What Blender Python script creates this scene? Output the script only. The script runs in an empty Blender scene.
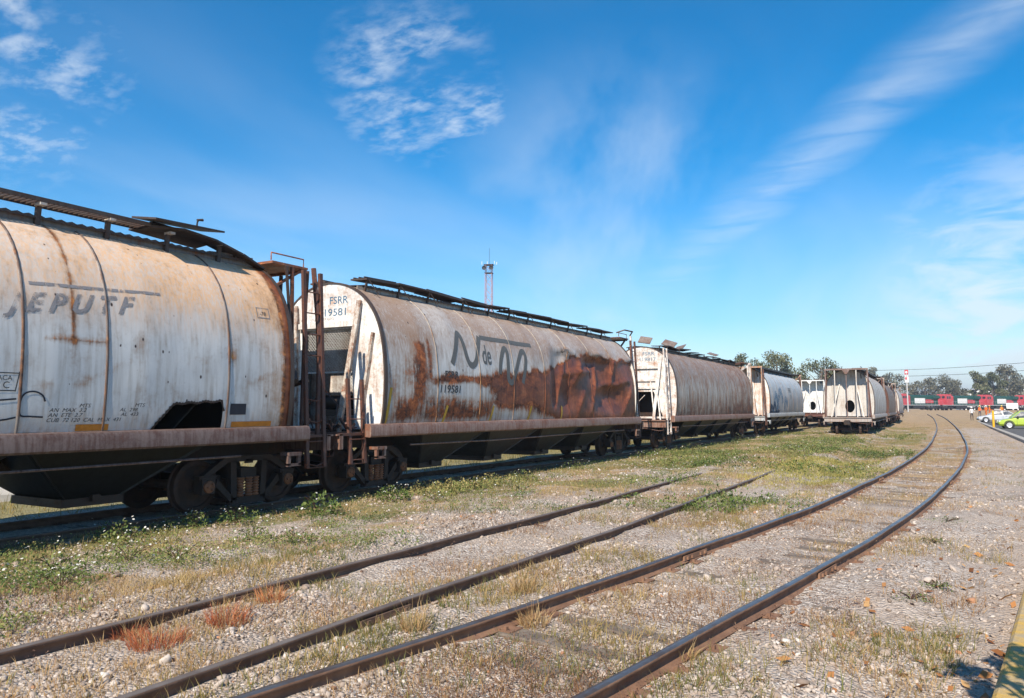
import bpy, bmesh, math, random
import numpy as np
from mathutils import Vector, Matrix
R = math.radians
random.seed(7); RNG = np.random.default_rng(11)
sc = bpy.context.scene
col = sc.collection

# ------------------------------------------------------------------ camera
cam_d = bpy.data.cameras.new('camera'); cam = bpy.data.objects.new('camera', cam_d); col.objects.link(cam)
cam_d.sensor_width = 36.0; cam_d.lens = 36.0 * 760 / 1024
cam_d.shift_y = -10 / 1024
cam_d.clip_start = 0.05; cam_d.clip_end = 9000
cam.location = (0, 0, 1.66)
cam.rotation_euler = (R(90 + 5.225), 0, R(29.57))
sc.camera = cam

# ------------------------------------------------------------------ node helpers
def sock(t, s, v):
    if isinstance(v, bpy.types.NodeSocket): t.links.new(v, s)
    elif v is not None:
        if s.type in ('RGBA',) and len(v) == 3: v = (*v, 1)
        s.default_value = v
def nd(t, typ, ins=None, **props):
    n = t.nodes.new(typ)
    for k, v in props.items(): setattr(n, k, v)
    for k, v in (ins or {}).items(): sock(t, n.inputs[k], v)
    return n
def mth(t, op, a, b=None, c=None, clamp=False):
    n = nd(t, 'ShaderNodeMath', operation=op, use_clamp=clamp)
    sock(t, n.inputs[0], a)
    if b is not None: sock(t, n.inputs[1], b)
    if c is not None: sock(t, n.inputs[2], c)
    return n.outputs[0]
def vmth(t, op, a, b=None):
    n = nd(t, 'ShaderNodeVectorMath', operation=op)
    sock(t, n.inputs[0], a)
    if b is not None: sock(t, n.inputs[1], b)
    return n.outputs['Value'] if op in ('DOT_PRODUCT', 'LENGTH', 'DISTANCE') else n.outputs[0]
def mixc(t, f, a, b):
    n = nd(t, 'ShaderNodeMix', data_type='RGBA')
    sock(t, n.inputs[0], f); sock(t, n.inputs[6], a); sock(t, n.inputs[7], b)
    return n.outputs[2]
def sstep(t, x, a, b):
    n = nd(t, 'ShaderNodeMapRange', {'Value': x, 'From Min': a, 'From Max': b}, interpolation_type='SMOOTHSTEP')
    return n.outputs[0]
def noise(t, vec, scale, detail=4, rough=.55, dist=0.0):
    return nd(t, 'ShaderNodeTexNoise', {'Vector': vec, 'Scale': scale, 'Detail': detail, 'Roughness': rough, 'Distortion': dist}).outputs[0]
def mapping(t, vec, scale=(1, 1, 1), loc=(0, 0, 0), rot=(0, 0, 0)):
    return nd(t, 'ShaderNodeMapping', {'Vector': vec, 'Scale': scale, 'Location': loc, 'Rotation': rot}).outputs[0]
def ramp(t, f, stops):
    n = nd(t, 'ShaderNodeValToRGB', {'Fac': f}); e = n.color_ramp.elements
    while len(e) < len(stops): e.new(.5)
    for s, (p, c) in zip(e, stops): s.position = p; s.color = (*c, 1) if len(c) == 3 else c
    return n.outputs[0]
def new_mat(name):
    m = bpy.data.materials.new(name); m.use_nodes = True; t = m.node_tree
    b = t.nodes['Principled BSDF']
    return m, t, b

# ------------------------------------------------------------------ sky and sun
SUN_EL, SUN_AZ = 42.0, 9.0        # azimuth measured from -Y towards +X
sdir = Vector((math.cos(R(SUN_EL)) * math.sin(R(SUN_AZ)), -math.cos(R(SUN_EL)) * math.cos(R(SUN_AZ)), math.sin(R(SUN_EL))))
w = bpy.data.worlds.new('World'); sc.world = w; w.use_nodes = True
t = w.node_tree; t.nodes.clear()
sky = nd(t, 'ShaderNodeTexSky', sky_type='NISHITA', sun_disc=False, sun_elevation=R(SUN_EL),
         sun_rotation=math.atan2(sdir.x, sdir.y), altitude=1500, air_density=1.0, dust_density=0.5, ozone_density=1.3)
d = nd(t, 'ShaderNodeTexCoord').outputs['Generated']
sx = nd(t, 'ShaderNodeSeparateXYZ', {0: d})
dz = sx.outputs[2]
inv = mth(t, 'DIVIDE', 1.0, mth(t, 'ADD', mth(t, 'MAXIMUM', dz, 0.0), 0.12))
pl = nd(t, 'ShaderNodeVectorMath', {0: d}, operation='SCALE'); sock(t, pl.inputs['Scale'], inv); pl = pl.outputs[0]
pl = mapping(t, pl, (1, 1, 0))
hsv = nd(t, 'ShaderNodeHueSaturation', {'Color': sky.outputs[0], 'Saturation': 2.1, 'Value': 1.62, 'Hue': 0.494})
skyc = hsv.outputs[0]
def near_dir(c, r0, r1):           # soft round area of sky around direction c
    return sstep(t, vmth(t, 'DISTANCE', d, Vector(c).normalized()), r1, r0)
# streaky cirrus veil everywhere, thicker low down
veil = noise(t, mapping(t, pl, (0.9, 0.38, 1), (3.1, 0.4, 0), (0, 0, R(38))), 1.1, 4, .5, .8)
veil = sstep(t, veil, .36, .9)
low = sstep(t, dz, .34, .02)
veil = mth(t, 'MULTIPLY', veil, mth(t, 'MULTIPLY_ADD', low, .5, .12))
hz = mth(t, 'MULTIPLY', mth(t, 'POWER', sstep(t, dz, .36, -.02), 1.4), .60)
# small-celled altocumulus patches
ac = noise(t, mapping(t, pl, (1, 1.5, 1), (.3, .7, 0), (0, 0, R(20))), 12, 5, .6, .15)
ac2 = noise(t, pl, 4.0, 3, .5)
ac = mth(t, 'MULTIPLY', sstep(t, ac, .33, .74), sstep(t, ac2, .30, .60))
pat = mth(t, 'MAXIMUM', near_dir((-.5567, .7258, .4042), .04, .13), near_dir((-.875, .405, .37), .05, .17))
pat = mth(t, 'MAXIMUM', pat, near_dir((-.51, .77, .385), .03, .075))
pat = mth(t, 'MAXIMUM', pat, mth(t, 'MULTIPLY', near_dir((-.01, .975, .195), .02, .09), .5))
pat = mth(t, 'MULTIPLY', mth(t, 'MULTIPLY', ac, pat), .50)
# one long fibrous streak and the broad bank low on the right
n1 = Vector((.0686, .9041, .4217)).cross(Vector((-.1622, .9471, .277))).normalized()
wob = mth(t, 'MULTIPLY', mth(t, 'SUBTRACT', noise(t, d, 5, 3), .5), .05)
dist = mth(t, 'ABSOLUTE', mth(t, 'ADD', vmth(t, 'DOT_PRODUCT', d, n1), wob))
fib = noise(t, mapping(t, pl, (2.0, 5, 1), (0, 0, 0), (0, 0, R(-18))), 2.0, 4, .55, .6)
streak = mth(t, 'MULTIPLY', sstep(t, dist, .055, .0), sstep(t, fib, .0, .9))
streak = mth(t, 'MULTIPLY', mth(t, 'MULTIPLY', streak, near_dir((-.05, .92, .36), .15, .5)), .36)
bank = mth(t, 'MULTIPLY', near_dir((.10, .985, .09), .06, .26), sstep(t, noise(t, mapping(t, d, (3, 3, 9), (0, 0, 0), (0, R(-22), 0)), 3.2, 5, .6, .5), .30, .66))
bank = mth(t, 'MULTIPLY', bank, .68)
bank2 = mth(t, 'MULTIPLY', near_dir((-.36, .90, .22), .05, .30), sstep(t, noise(t, mapping(t, d, (3, 3, 2.2), (1.3, .2, .4), (0, R(25), 0)), 2.0, 5, .58, .25), .30, .78))
bank = mth(t, 'MAXIMUM', bank, mth(t, 'MULTIPLY', bank2, .36))
cl = mth(t, 'MAXIMUM', mth(t, 'MAXIMUM', veil, pat), mth(t, 'MAXIMUM', streak, bank))
cl = mth(t, 'SUBTRACT', 1.0, mth(t, 'MULTIPLY', mth(t, 'SUBTRACT', 1.0, cl), mth(t, 'SUBTRACT', 1.0, hz)))
skyc = mixc(t, cl, skyc, (9.0, 9.5, 9.9, 1))
bg = nd(t, 'ShaderNodeBackground', {'Color': skyc, 'Strength': 0.074})
wo = nd(t, 'ShaderNodeOutputWorld'); t.links.new(bg.outputs[0], wo.inputs[0])

sl = bpy.data.lights.new('sun', 'SUN'); so = bpy.data.objects.new('sun', sl); col.objects.link(so)
sl.energy = 5.0; sl.angle = R(.5); sl.color = (1.0, .90, .77)
so.rotation_euler = sdir.to_track_quat('Z', 'Y').to_euler()
vs = sc.view_settings
vs.view_transform = 'Standard'; vs.look = 'None'; vs.gamma = 1.0; vs.exposure = 0.6; vs.use_curve_mapping = False
sc.render.engine = 'CYCLES'
sc.cycles.max_bounces = 6; sc.cycles.diffuse_bounces = 2; sc.cycles.transparent_max_bounces = 12

# ------------------------------------------------------------------ mesh helpers
class MB:
    def __init__(s): s.v = []; s.f = []; s.m = []
    def add(s, vs, fs, mi=0):
        b = len(s.v); s.v += [tuple(v) for v in vs]; s.f += [tuple(b + i for i in f) for f in fs]; s.m += [mi] * len(fs)
        return s
    def box(s, c, sz, M=None, mi=0, taper=1.0):
        x, y, z = sz[0] / 2, sz[1] / 2, sz[2] / 2; q = taper
        vs = [Vector((a * x * (q if k > 0 else 1), b * y * (q if k > 0 else 1), k * z)) for k in (-1, 1) for b in (-1, 1) for a in (-1, 1)]
        if M is not None: vs = [M @ v for v in vs]
        vs = [v + Vector(c) for v in vs]
        return s.add(vs, [(0, 2, 3, 1), (4, 5, 7, 6), (0, 1, 5, 4), (2, 6, 7, 3), (0, 4, 6, 2), (1, 3, 7, 5)], mi)
    def bar(s, p, q, wd, ht, up=(0, 0, 1), mi=0):       # rectangular bar between two points
        p, q = Vector(p), Vector(q); a = (q - p).normalized(); u = Vector(up)
        if abs(a.dot(u)) > .95: u = Vector((0, 1, 0))
        r = a.cross(u).normalized(); u = r.cross(a)
        vs = [o + r * i * wd / 2 + u * j * ht / 2 for o in (p, q) for (i, j) in ((-1, -1), (1, -1), (1, 1), (-1, 1))]
        return s.add(vs, [(3, 2, 1, 0), (4, 5, 6, 7), (0, 1, 5, 4), (1, 2, 6, 5), (2, 3, 7, 6), (3, 0, 4, 7)], mi)
    def cyl(s, p, q, r, n=10, r2=None, mi=0, caps=True):
        p, q = Vector(p), Vector(q); a = (q - p).normalized(); u = Vector((0, 0, 1)) if abs(a.z) < .9 else Vector((0, 1, 0))
        x = a.cross(u).normalized(); y = x.cross(a); r2 = r if r2 is None else r2
        vs = [o + (x * math.cos(2 * math.pi * i / n) + y * math.sin(2 * math.pi * i / n)) * rr for o, rr in ((p, r), (q, r2)) for i in range(n)]
        fs = [((i + 1) % n, i, n + i, n + (i + 1) % n) for i in range(n)]
        if caps: fs += [tuple(range(n)), tuple(range(2 * n - 1, n - 1, -1))]
        return s.add(vs, fs, mi)
    def tube(s, pts, r, n=6, mi=0, radii=None):
        pts = [Vector(p) for p in pts]; b = len(s.v); m = len(pts)
        for i, p in enumerate(pts):
            a = (pts[min(i + 1, m - 1)] - pts[max(i - 1, 0)]).normalized()
            u = Vector((0, 0, 1)) if abs(a.z) < .9 else Vector((0, 1, 0))
            x = a.cross(u).normalized(); y = x.cross(a); rr = radii[i] if radii else r
            s.v += [tuple(p + (x * math.cos(2 * math.pi * k / n) + y * math.sin(2 * math.pi * k / n)) * rr) for k in range(n)]
        for i in range(m - 1):
            for k in range(n):
                s.f.append((b + i * n + (k + 1) % n, b + i * n + k, b + (i + 1) * n + k, b + (i + 1) * n + (k + 1) % n)); s.m.append(mi)
        s.f.append(tuple(b + k for k in range(n))); s.m.append(mi)
        s.f.append(tuple(b + (m - 1) * n + k for k in range(n - 1, -1, -1))); s.m.append(mi)
        return s
    def prism(s, poly, axis, a, b, mi=0):               # poly in the two other axes, extruded from a to b
        n = len(poly)
        def P(u, v, c): return {'x': (c, u, v), 'y': (u, c, v), 'z': (u, v, c)}[axis]
        vs = [P(u, v, a) for u, v in poly] + [P(u, v, b) for u, v in poly]
        fs = [tuple(range(n))[::-1], tuple(range(n, 2 * n))] + [(i, (i + 1) % n, n + (i + 1) % n, n + i) for i in range(n)]
        return s.add(vs, fs, mi)
    def lathe(s, prof, M, n=16, mi=0):                  # prof: (r, h) pairs about local Z
        b = len(s.v)
        for r, h in prof:
            s.v += [tuple(M @ Vector((r * math.cos(2 * math.pi * k / n), r * math.sin(2 * math.pi * k / n), h))) for k in range(n)]
        for i in range(len(prof) - 1):
            for k in range(n):
                s.f.append((b + i * n + k, b + i * n + (k + 1) % n, b + (i + 1) * n + (k + 1) % n, b + (i + 1) * n + k)); s.m.append(mi)
        return s
    def build(s, name, mat, parent=None, smooth=False, fix=True):
        me = bpy.data.meshes.new(name); me.from_pydata(s.v, [], s.f)
        mats = mat if isinstance(mat, (list, tuple)) else [mat]
        for q in mats: me.materials.append(q)
        if len(mats) > 1: me.polygons.foreach_set('material_index', s.m)
        if fix:
            bm = bmesh.new(); bm.from_mesh(me); bmesh.ops.recalc_face_normals(bm, faces=bm.faces[:]); bm.to_mesh(me); bm.free()
        if smooth:
            me.polygons.foreach_set('use_smooth', [True] * len(me.polygons))
            if smooth is not True: me.set_sharp_from_angle(angle=R(smooth))
        return link(name, me, parent)
def link(name, me, parent=None):
    o = bpy.data.objects.new(name, me); col.objects.link(o)
    if parent is not None: o.parent = parent
    return o
def empty(name, loc=(0, 0, 0), rz=0, label=None, cat=None, group=None):
    o = bpy.data.objects.new(name, None); col.objects.link(o); o.location = loc; o.rotation_euler = (0, 0, rz); o.empty_display_size = .3
    tag(o, label, cat, group); return o
def tag(o, label=None, cat=None, group=None, kind=None):
    for k, v in (('label', label), ('category', cat), ('group', group), ('kind', kind)):
        if v: o[k] = v
    return o
def kids(o): return [c for c in bpy.data.objects if c.parent == o]
def copy_tree(o, parent=None):
    c = o.copy(); col.objects.link(c); c.parent = parent
    for ch in kids(o): copy_tree(ch, c)
    return c
def np_mesh(name, V, Fc, mat, attrs=None, smooth=False, parent=None):
    """fast mesh from arrays: V (n,3), Fc (m,k) all faces with k corners"""
    me = bpy.data.meshes.new(name); V = np.asarray(V, np.float32); Fc = np.asarray(Fc, np.int32); k = Fc.shape[1]
    me.vertices.add(len(V)); me.vertices.foreach_set('co', V.ravel())
    me.loops.add(Fc.size); me.loops.foreach_set('vertex_index', Fc.ravel())
    me.polygons.add(len(Fc)); me.polygons.foreach_set('loop_start', np.arange(0, Fc.size, k, dtype=np.int32))
    for q in (mat if isinstance(mat, (list, tuple)) else [mat]): me.materials.append(q)
    if smooth: me.polygons.foreach_set('use_smooth', np.ones(len(Fc), bool))
    for a, arr in (attrs or {}).items():
        at = me.attributes.new(a, 'FLOAT', 'POINT'); at.data.foreach_set('value', np.asarray(arr, np.float32))
    me.update(calc_edges=True); me.validate()
    return link(name, me, parent)
# smooth value noise for terrain, dents and scatter masks
_T = np.random.default_rng(5).random((256, 256))
def vnoise(x, y):
    x = np.asarray(x, float); y = np.asarray(y, float); xi = np.floor(x).astype(int); yi = np.floor(y).astype(int)
    fx = x - xi; fy = y - yi; fx = fx * fx * (3 - 2 * fx); fy = fy * fy * (3 - 2 * fy)
    g = lambda a, b: _T[a & 255, b & 255]
    return (g(xi, yi) * (1 - fx) + g(xi + 1, yi) * fx) * (1 - fy) + (g(xi, yi + 1) * (1 - fx) + g(xi + 1, yi + 1) * fx) * fy
def fbm(x, y, o=4):
    s = 0; a = .5
    for i in range(o): s = s + a * vnoise(x * 2 ** i + 17 * i, y * 2 ** i + 31 * i); a *= .5
    return s / (1 - .5 ** o)
def ss(x, a, b):
    u = np.clip((np.asarray(x, float) - a) / (b - a), 0, 1); return u * u * (3 - 2 * u)

# ------------------------------------------------------------------ materials
def mat_rust_paint(name, paint, amt=0.0, streak=0.35, seed=0, rust_a=(.055, .022, .013), rust_b=(.33, .115, .035), rough=.5,
                   stain_c=(.33, .235, .15), speck=.0, grime=.35, scale=1.0, drip=0.0):
    m, t, b = new_mat(name)
    oc = nd(t, 'ShaderNodeTexCoord').outputs['Object']
    oc = mapping(t, oc, (scale,) * 3, (seed * 3.7, seed * 1.3, seed * 2.1))
    blotch = noise(t, oc, 1.7, 6, .65, .4)
    fine = noise(t, oc, 16, 5, .68)
    st = noise(t, mapping(t, oc, (5, 5, .35)), 2.2, 5, .62, .15)
    st2 = noise(t, mapping(t, oc, (14, 14, .8)), 2.0, 4, .6, .2)
    hz_ = noise(t, mapping(t, oc, (1, .8, 1.5)), 3.0, 7, .74, .8)   # rust lies in long horizontal scabs
    ra = nd(t, 'ShaderNodeAttribute', attribute_name='rust').outputs['Fac']
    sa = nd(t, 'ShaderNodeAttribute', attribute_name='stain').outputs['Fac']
    v = mth(t, 'ADD', mth(t, 'MULTIPLY', blotch, .50 - streak * .5), mth(t, 'MULTIPLY', st, streak))
    v = mth(t, 'ADD', v, mth(t, 'MULTIPLY', fine, .28 - streak * .3)); v = mth(t, 'ADD', v, mth(t, 'MULTIPLY', hz_, .22 - streak * .2))
    v = mth(t, 'ADD', mth(t, 'ADD', v, mth(t, 'MULTIPLY', ra, .42)), amt)
    mask = sstep(t, v, .55, .68)
    halo = sstep(t, v, .44, .61)                          # thin rust bleed round the patches
    vo = nd(t, 'ShaderNodeTexVoronoi', {'Vector': mapping(t, oc, (1, 1, .6)), 'Scale': 9.0, 'Randomness': 1.0})   # pits and chips
    vc = nd(t, 'ShaderNodeSeparateColor', {0: vo.outputs['Color']})
    chip = sstep(t, vo.outputs['Distance'], mth(t, 'MULTIPLY_ADD', mth(t, 'POWER', vc.outputs[1], 4.0), .20, .055), mth(t, 'MULTIPLY', mth(t, 'POWER', vc.outputs[1], 4.0), .12))
    chip = mth(t, 'MULTIPLY', chip, mth(t, 'GREATER_THAN', mth(t, 'MULTIPLY_ADD', blotch, .6, mth(t, 'MULTIPLY', vc.outputs[0], .7)), 1.03 - speck * .62))
    pc = mixc(t, mth(t, 'MULTIPLY', sstep(t, st, .40, .72), grime), paint, (paint[0] * .46, paint[1] * .41, paint[2] * .35))
    pc = mixc(t, mth(t, 'MULTIPLY', sstep(t, blotch, .45, .7), grime * .8), pc, (paint[0] * .62, paint[1] * .60, paint[2] * .58))
    pc = mixc(t, mth(t, 'MULTIPLY', sstep(t, fine, .5, .8), .25), pc, tuple(c * .6 for c in paint))
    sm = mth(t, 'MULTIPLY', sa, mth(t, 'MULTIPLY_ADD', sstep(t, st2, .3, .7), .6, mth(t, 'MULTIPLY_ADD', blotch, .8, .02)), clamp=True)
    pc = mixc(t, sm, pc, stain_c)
    if drip:
        dm = mth(t, 'MULTIPLY', sstep(t, mth(t, 'MULTIPLY_ADD', st, .6, mth(t, 'MULTIPLY', st2, .4)), .44, .60), drip)
        pc = mixc(t, dm, pc, (.15, .07, .042))
    pc = mixc(t, mth(t, 'MULTIPLY', halo, .6), pc, (.30, .175, .095) if sum(paint) > .9 else tuple(k * .6 for k in rust_b))
    rmix = mth(t, 'ADD', mth(t, 'MULTIPLY', hz_, .62), mth(t, 'MULTIPLY_ADD', fine, .22, mth(t, 'MULTIPLY', st, .18)))
    rc = ramp(t, rmix, [(.42, tuple(c * .5 for c in rust_a)), (.50, tuple((a * .6 + c * .4) for a, c in zip(rust_a, rust_b))), (.57, rust_b), (.65, (min(1, rust_b[0] * 1.6), rust_b[1] * 1.9, rust_b[2] * 1.9))])
    deep = sstep(t, ra, .62, .88)                         # thick even rust where the plate is bare
    rs_ = ramp(t, mth(t, 'MULTIPLY_ADD', blotch, .6, mth(t, 'MULTIPLY_ADD', st, .2, mth(t, 'MULTIPLY', hz_, .2))), [(.36, (.07, .022, .013)), (.47, (.15, .046, .023)), (.57, (.25, .08, .036)), (.68, (.40, .17, .08))])
    rc = mixc(t, mth(t, 'MULTIPLY', deep, .8), rc, rs_)
    c = mixc(t, mask, pc, rc)
    c = mixc(t, chip, c, tuple(k * .9 for k in rust_a))
    sock(t, b.inputs['Base Color'], c)
    sock(t, b.inputs['Roughness'], mth(t, 'SUBTRACT', mth(t, 'MULTIPLY_ADD', mask, .74 - rough, mth(t, 'MULTIPLY_ADD', fine, .2, rough - .1)), mth(t, 'MULTIPLY', deep, .26)))
    b.inputs['Specular IOR Level'].default_value = .35
    h = mth(t, 'ADD', mth(t, 'MULTIPLY', mask, mth(t, 'MULTIPLY_ADD', fine, .8, .1)), mth(t, 'MULTIPLY', blotch, .8))
    bp = nd(t, 'ShaderNodeBump', {'Strength': .35, 'Distance': .012, 'Height': h})
    t.links.new(bp.outputs[0], b.inputs['Normal'])
    return m
def mat_plain(name, c, rough=.6, var=.25, scale=8, metal=0.0, bump=.0, c2=None, spec=.4):
    m, t, b = new_mat(name)
    oc = nd(t, 'ShaderNodeTexCoord').outputs['Object']
    n = noise(t, oc, scale, 6, .6)
    sock(t, b.inputs['Base Color'], mixc(t, sstep(t, n, .3, .72), c, c2 or tuple(k * (1 - var) for k in c)))
    sock(t, b.inputs['Roughness'], mth(t, 'MULTIPLY_ADD', n, .2, rough - .1)); b.inputs['Metallic'].default_value = metal
    b.inputs['Specular IOR Level'].default_value = spec
    if bump:
        bp = nd(t, 'ShaderNodeBump', {'Strength': bump, 'Distance': .02, 'Height': noise(t, oc, scale * 4, 5, .7)}); t.links.new(bp.outputs[0], b.inputs['Normal'])
    return m
def mat_worn(name, c, keep=.6, seed=0):                   # worn lettering: paint flakes let the body show through
    m, t, b = new_mat(name)
    oc = mapping(t, nd(t, 'ShaderNodeTexCoord').outputs['Object'], loc=(seed, seed * 2, 0))
    n = mth(t, 'MULTIPLY_ADD', noise(t, oc, 9, 7, .7), .65, mth(t, 'MULTIPLY', noise(t, mapping(t, oc, (5, 5, .4)), 2.2, 5, .6), .35))
    ra = nd(t, 'ShaderNodeAttribute', attribute_name='wear').outputs['Fac']
    k = sstep(t, mth(t, 'ADD', n, mth(t, 'MULTIPLY', ra, .5)), keep + .07, keep - .10)
    sock(t, b.inputs['Base Color'], mixc(t, noise(t, oc, 20, 3), c, tuple(q * 1.7 for q in c))); b.inputs['Roughness'].default_value = .7
    tr = nd(t, 'ShaderNodeBsdfTransparent'); mx = nd(t, 'ShaderNodeMixShader', {0: k}); t.links.new(tr.outputs[0], mx.inputs[1]); t.links.new(b.outputs[0], mx.inputs[2])
    t.links.new(mx.outputs[0], t.nodes['Material Output'].inputs[0])
    return m
def mat_leaf(name, stops, transl=.3, rough=.6):
    m, t, b = new_mat(name)
    a = nd(t, 'ShaderNodeAttribute', attribute_name='tint').outputs['Fac']
    c = ramp(t, a, stops)
    sock(t, b.inputs['Base Color'], c); b.inputs['Roughness'].default_value = rough; b.inputs['Specular IOR Level'].default_value = .2
    tl = nd(t, 'ShaderNodeBsdfTranslucent', {'Color': c}); mx = nd(t, 'ShaderNodeMixShader', {0: transl})
    t.links.new(b.outputs[0], mx.inputs[1]); t.links.new(tl.outputs[0], mx.inputs[2]); t.links.new(mx.outputs[0], t.nodes['Material Output'].inputs[0])
    return m
RUST = mat_rust_paint('rusty_steel', (.085, .055, .047), .07, .2, 3, (.02, .011, .009), (.20, .068, .036), grime=.5, scale=2.5)
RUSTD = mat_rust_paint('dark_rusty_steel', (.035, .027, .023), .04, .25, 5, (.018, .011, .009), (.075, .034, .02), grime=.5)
ROOF = mat_rust_paint('roof_walk_steel', (.075, .06, .05), .03, .2, 8, (.018, .011, .009), (.10, .048, .03), grime=.5, scale=2.0)
SILL = mat_rust_paint('side_sill_paint', (.17, .125, .11), .02, .3, 9, (.025, .012, .009), (.13, .05, .032), grime=.6, scale=2.0)
SILL2 = mat_rust_paint('side_sill_rust', (.27, .19, .155), .04, .3, 12, (.035, .013, .009), (.26, .085, .035), grime=.6, scale=1.6)
UNDER = mat_rust_paint('shade_darkened_bay_paint', (.014, .015, .013), -.12, .3, 6, (.012, .008, .006), (.045, .024, .016), grime=.6)  # bay colour taken near black to stand in for deep underbody shade
UNDERW = mat_rust_paint('shade_darkened_pale_bay_paint', (.055, .052, .046), -.04, .3, 6, (.02, .012, .009), (.08, .04, .024), grime=.6)  # second wagon's bays, colour also darkened to deepen the shade beneath
IRON = mat_plain('cast_iron', (.022, .018, .016), .75, .4, 5, 0, .3, (.045, .028, .02))
WHEEL = mat_plain('wheel_steel', (.03, .02, .016), .7, .4, 5, 0, .2, (.07, .036, .022))
SPRING = mat_plain('rusty_spring', (.24, .105, .05), .8, .4, 9, 0, .2, (.12, .055, .03))
DARK = mat_plain('hole_shade_hose_black', (.012, .011, .01), .95, .3, 3)
WHITE1 = mat_rust_paint('white_end_paint', (.78, .78, .76), .02, .2, 2, (.08, .03, .017), (.40, .15, .05), speck=.12, grime=.16)
WHITE3 = mat_rust_paint('white_chipped_paint', (.78, .77, .74), .045, .16, 4, (.09, .03, .016), (.33, .12, .045), speck=.35, grime=.22)
WHITE4 = mat_rust_paint('white_end_orange_rust', (.78, .76, .72), .055, .4, 21, (.25, .09, .035), (.55, .21, .06), speck=.05, grime=.2)
WHITE5 = mat_rust_paint('white_cage_paint', (.54, .52, .48), -.03, .3, 15, (.13, .05, .025), (.42, .19, .07), speck=.1, grime=.28)
WHITE6 = mat_rust_paint('clean_white_paint', (.66, .67, .66), -.04, .3, 17, speck=.02, grime=.12)
BRACE = mat_rust_paint('chipped_brace_paint', (.62, .60, .55), .075, .15, 41, (.025, .012, .009), (.24, .08, .04), speck=.7, grime=.5, scale=3.0)
ORANGE = mat_plain('orange_reflector', (.62, .22, .02), .55, .25, 12)
YELLOWM = mat_plain('yellow_marker', (.55, .33, .03), .6, .35, 10)
LETTER = mat_worn('black_lettering', (.03, .032, .035), .82)
LETTERF = mat_worn('faded_grey_lettering', (.16, .155, .16), .555, 4)
LETTERN = mat_worn('charcoal_lettering', (.075, .078, .075), .68, 2)
LETTERB = mat_worn('blue_stencil', (.03, .09, .15), .66, 3)
SPRAY = mat_worn('spray_paint', (.012, .014, .022), .72, 6)
SEAM = mat_rust_paint('weld_seam', (.24, .21, .185), .06, .5, 14, (.05, .024, .016), (.22, .10, .05), grime=.7)
SEAMW = mat_rust_paint('pale_weld_seam', (.38, .35, .30), .02, .5, 14, (.05, .024, .016), (.26, .12, .05), grime=.5)

# ------------------------------------------------------------------ ground
def catmull(P, n=12):
    P = [np.array(p, float) for p in P]; P = [2 * P[0] - P[1]] + P + [2 * P[-1] - P[-2]]; out = []
    for i in range(1, len(P) - 2):
        a, b, c, e = P[i - 1:i + 3]
        for k in range(n):
            u = k / n; out.append(.5 * (2 * b + (c - a) * u + (2 * a - 5 * b + 4 * c - e) * u * u + (3 * b - a - 3 * c + e) * u ** 3))
    out.append(P[-2]); return np.array(out)
LA = catmull([(-4.05, -4.5), (-3.38, 0), (-2.72, 4), (-2.08, 8), (-1.42, 13), (-.97, 17.6), (-.37, 27), (.0, 38), (.1, 50), (.1, 70), (-.15, 95), (-.9, 130), (-2.4, 165)])
LB = catmull([(-5.1, -4.5), (-4.95, 4), (-4.82, 12), (-4.85, 24), (-5.1, 40), (-5.4, 53), (-5.62, 70), (-5.85, 90), (-6.1, 120)])
LC = catmull([(-11.65, -12), (-11.65, 20), (-11.65, 60), (-11.65, 110)])
KERB = catmull([(-.52, 0.0), (.26, 6.1), (.66, 9.4), (1.35, 15), (2.5, 27), (3.3, 40), (3.52, 50), (3.5, 70), (3.5, 110), (3.5, 122)])
ax = lambda L, y: np.interp(y, L[:, 1], L[:, 0])
def rise(y): return 1.25 * ss(y, 70, 240)
def pale(x, y):                                          # strips of clean heaped ballast beside the tracks
    n = ss(fbm(x * .5 + 2, y * .35 + 6, 3), .30, .52)
    a = ax(LA, y); b = ax(LB, y)
    return n * np.maximum(np.maximum(np.exp(-((x - a + 1.35) / .33) ** 2) * ss(y, 42, 24), np.exp(-((x - b + 1.45) / .38) ** 2) * ss(y, 18, 9)), np.exp(-((x - a - 1.55) / .5) ** 2) * ss(y, 60, 30))
def gz(x, y):
    x = np.asarray(x, float); y = np.asarray(y, float)
    z = -.155 + .10 * (fbm(x * .35, y * .35, 3) - .5) + .05 * (fbm(x * 1.7 + 9, y * 1.7, 4) - .5)
    for L, o in ((LA, 0), (LB, 0), (LC, -.05)):
        dx = np.abs(x - ax(L, y)); k = ss(dx, 2.0, 1.2)
        z = z * (1 - k) + k * (-.131 + o + (.15 * ss(y, 13, 26) * (fbm(x * 1.2, y * .5 + 8, 2) + .35) if L is LB else 0) + (.030 if L is LB else .002) + .075 * (fbm(x * 1.3 + 3, y * 1.3, 3) - .5) + .02 * (fbm(x * 5, y * 5, 2) - .5))
    ka = ax(KERB, y); k = ss(x, ka - 1.0, ka - .1); z = z * (1 - k) + k * (-.14)
    k = ss(x, ka + .02, ka + .25) * (y > -3) * (y < 125); z = z * (1 - k) + k * (-.30)
    z = z + .09 * pale(x, y)                              # heaped ballast shoulders
    # low bank of ballast between the wagon line and the next track
    z = z + .07 * np.exp(-((x + 7.6) / .9) ** 2) * (y < 60)
    return z + rise(y)
gx = np.concatenate([[-2900, -1800, -1000, -500, -250, -140, -90, -60, -45, -35, -28, -24, -21, -19, -17.5], np.arange(-16.4, 5.5, .13), [6.5, 9, 13, 18, 26, 40, 60, 90, 150, 300, 700, 1600, 2900]])
gy = np.concatenate([[-2900, -800, -250, -90, -40, -20, -10, -5, -2], np.arange(-.5, 34, .14), np.arange(34, 70, .45), np.arange(70, 130, 2), np.arange(130, 260, 8), [270, 290, 320, 360, 420, 520, 700, 1000, 1600, 2300, 2950]])
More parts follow.
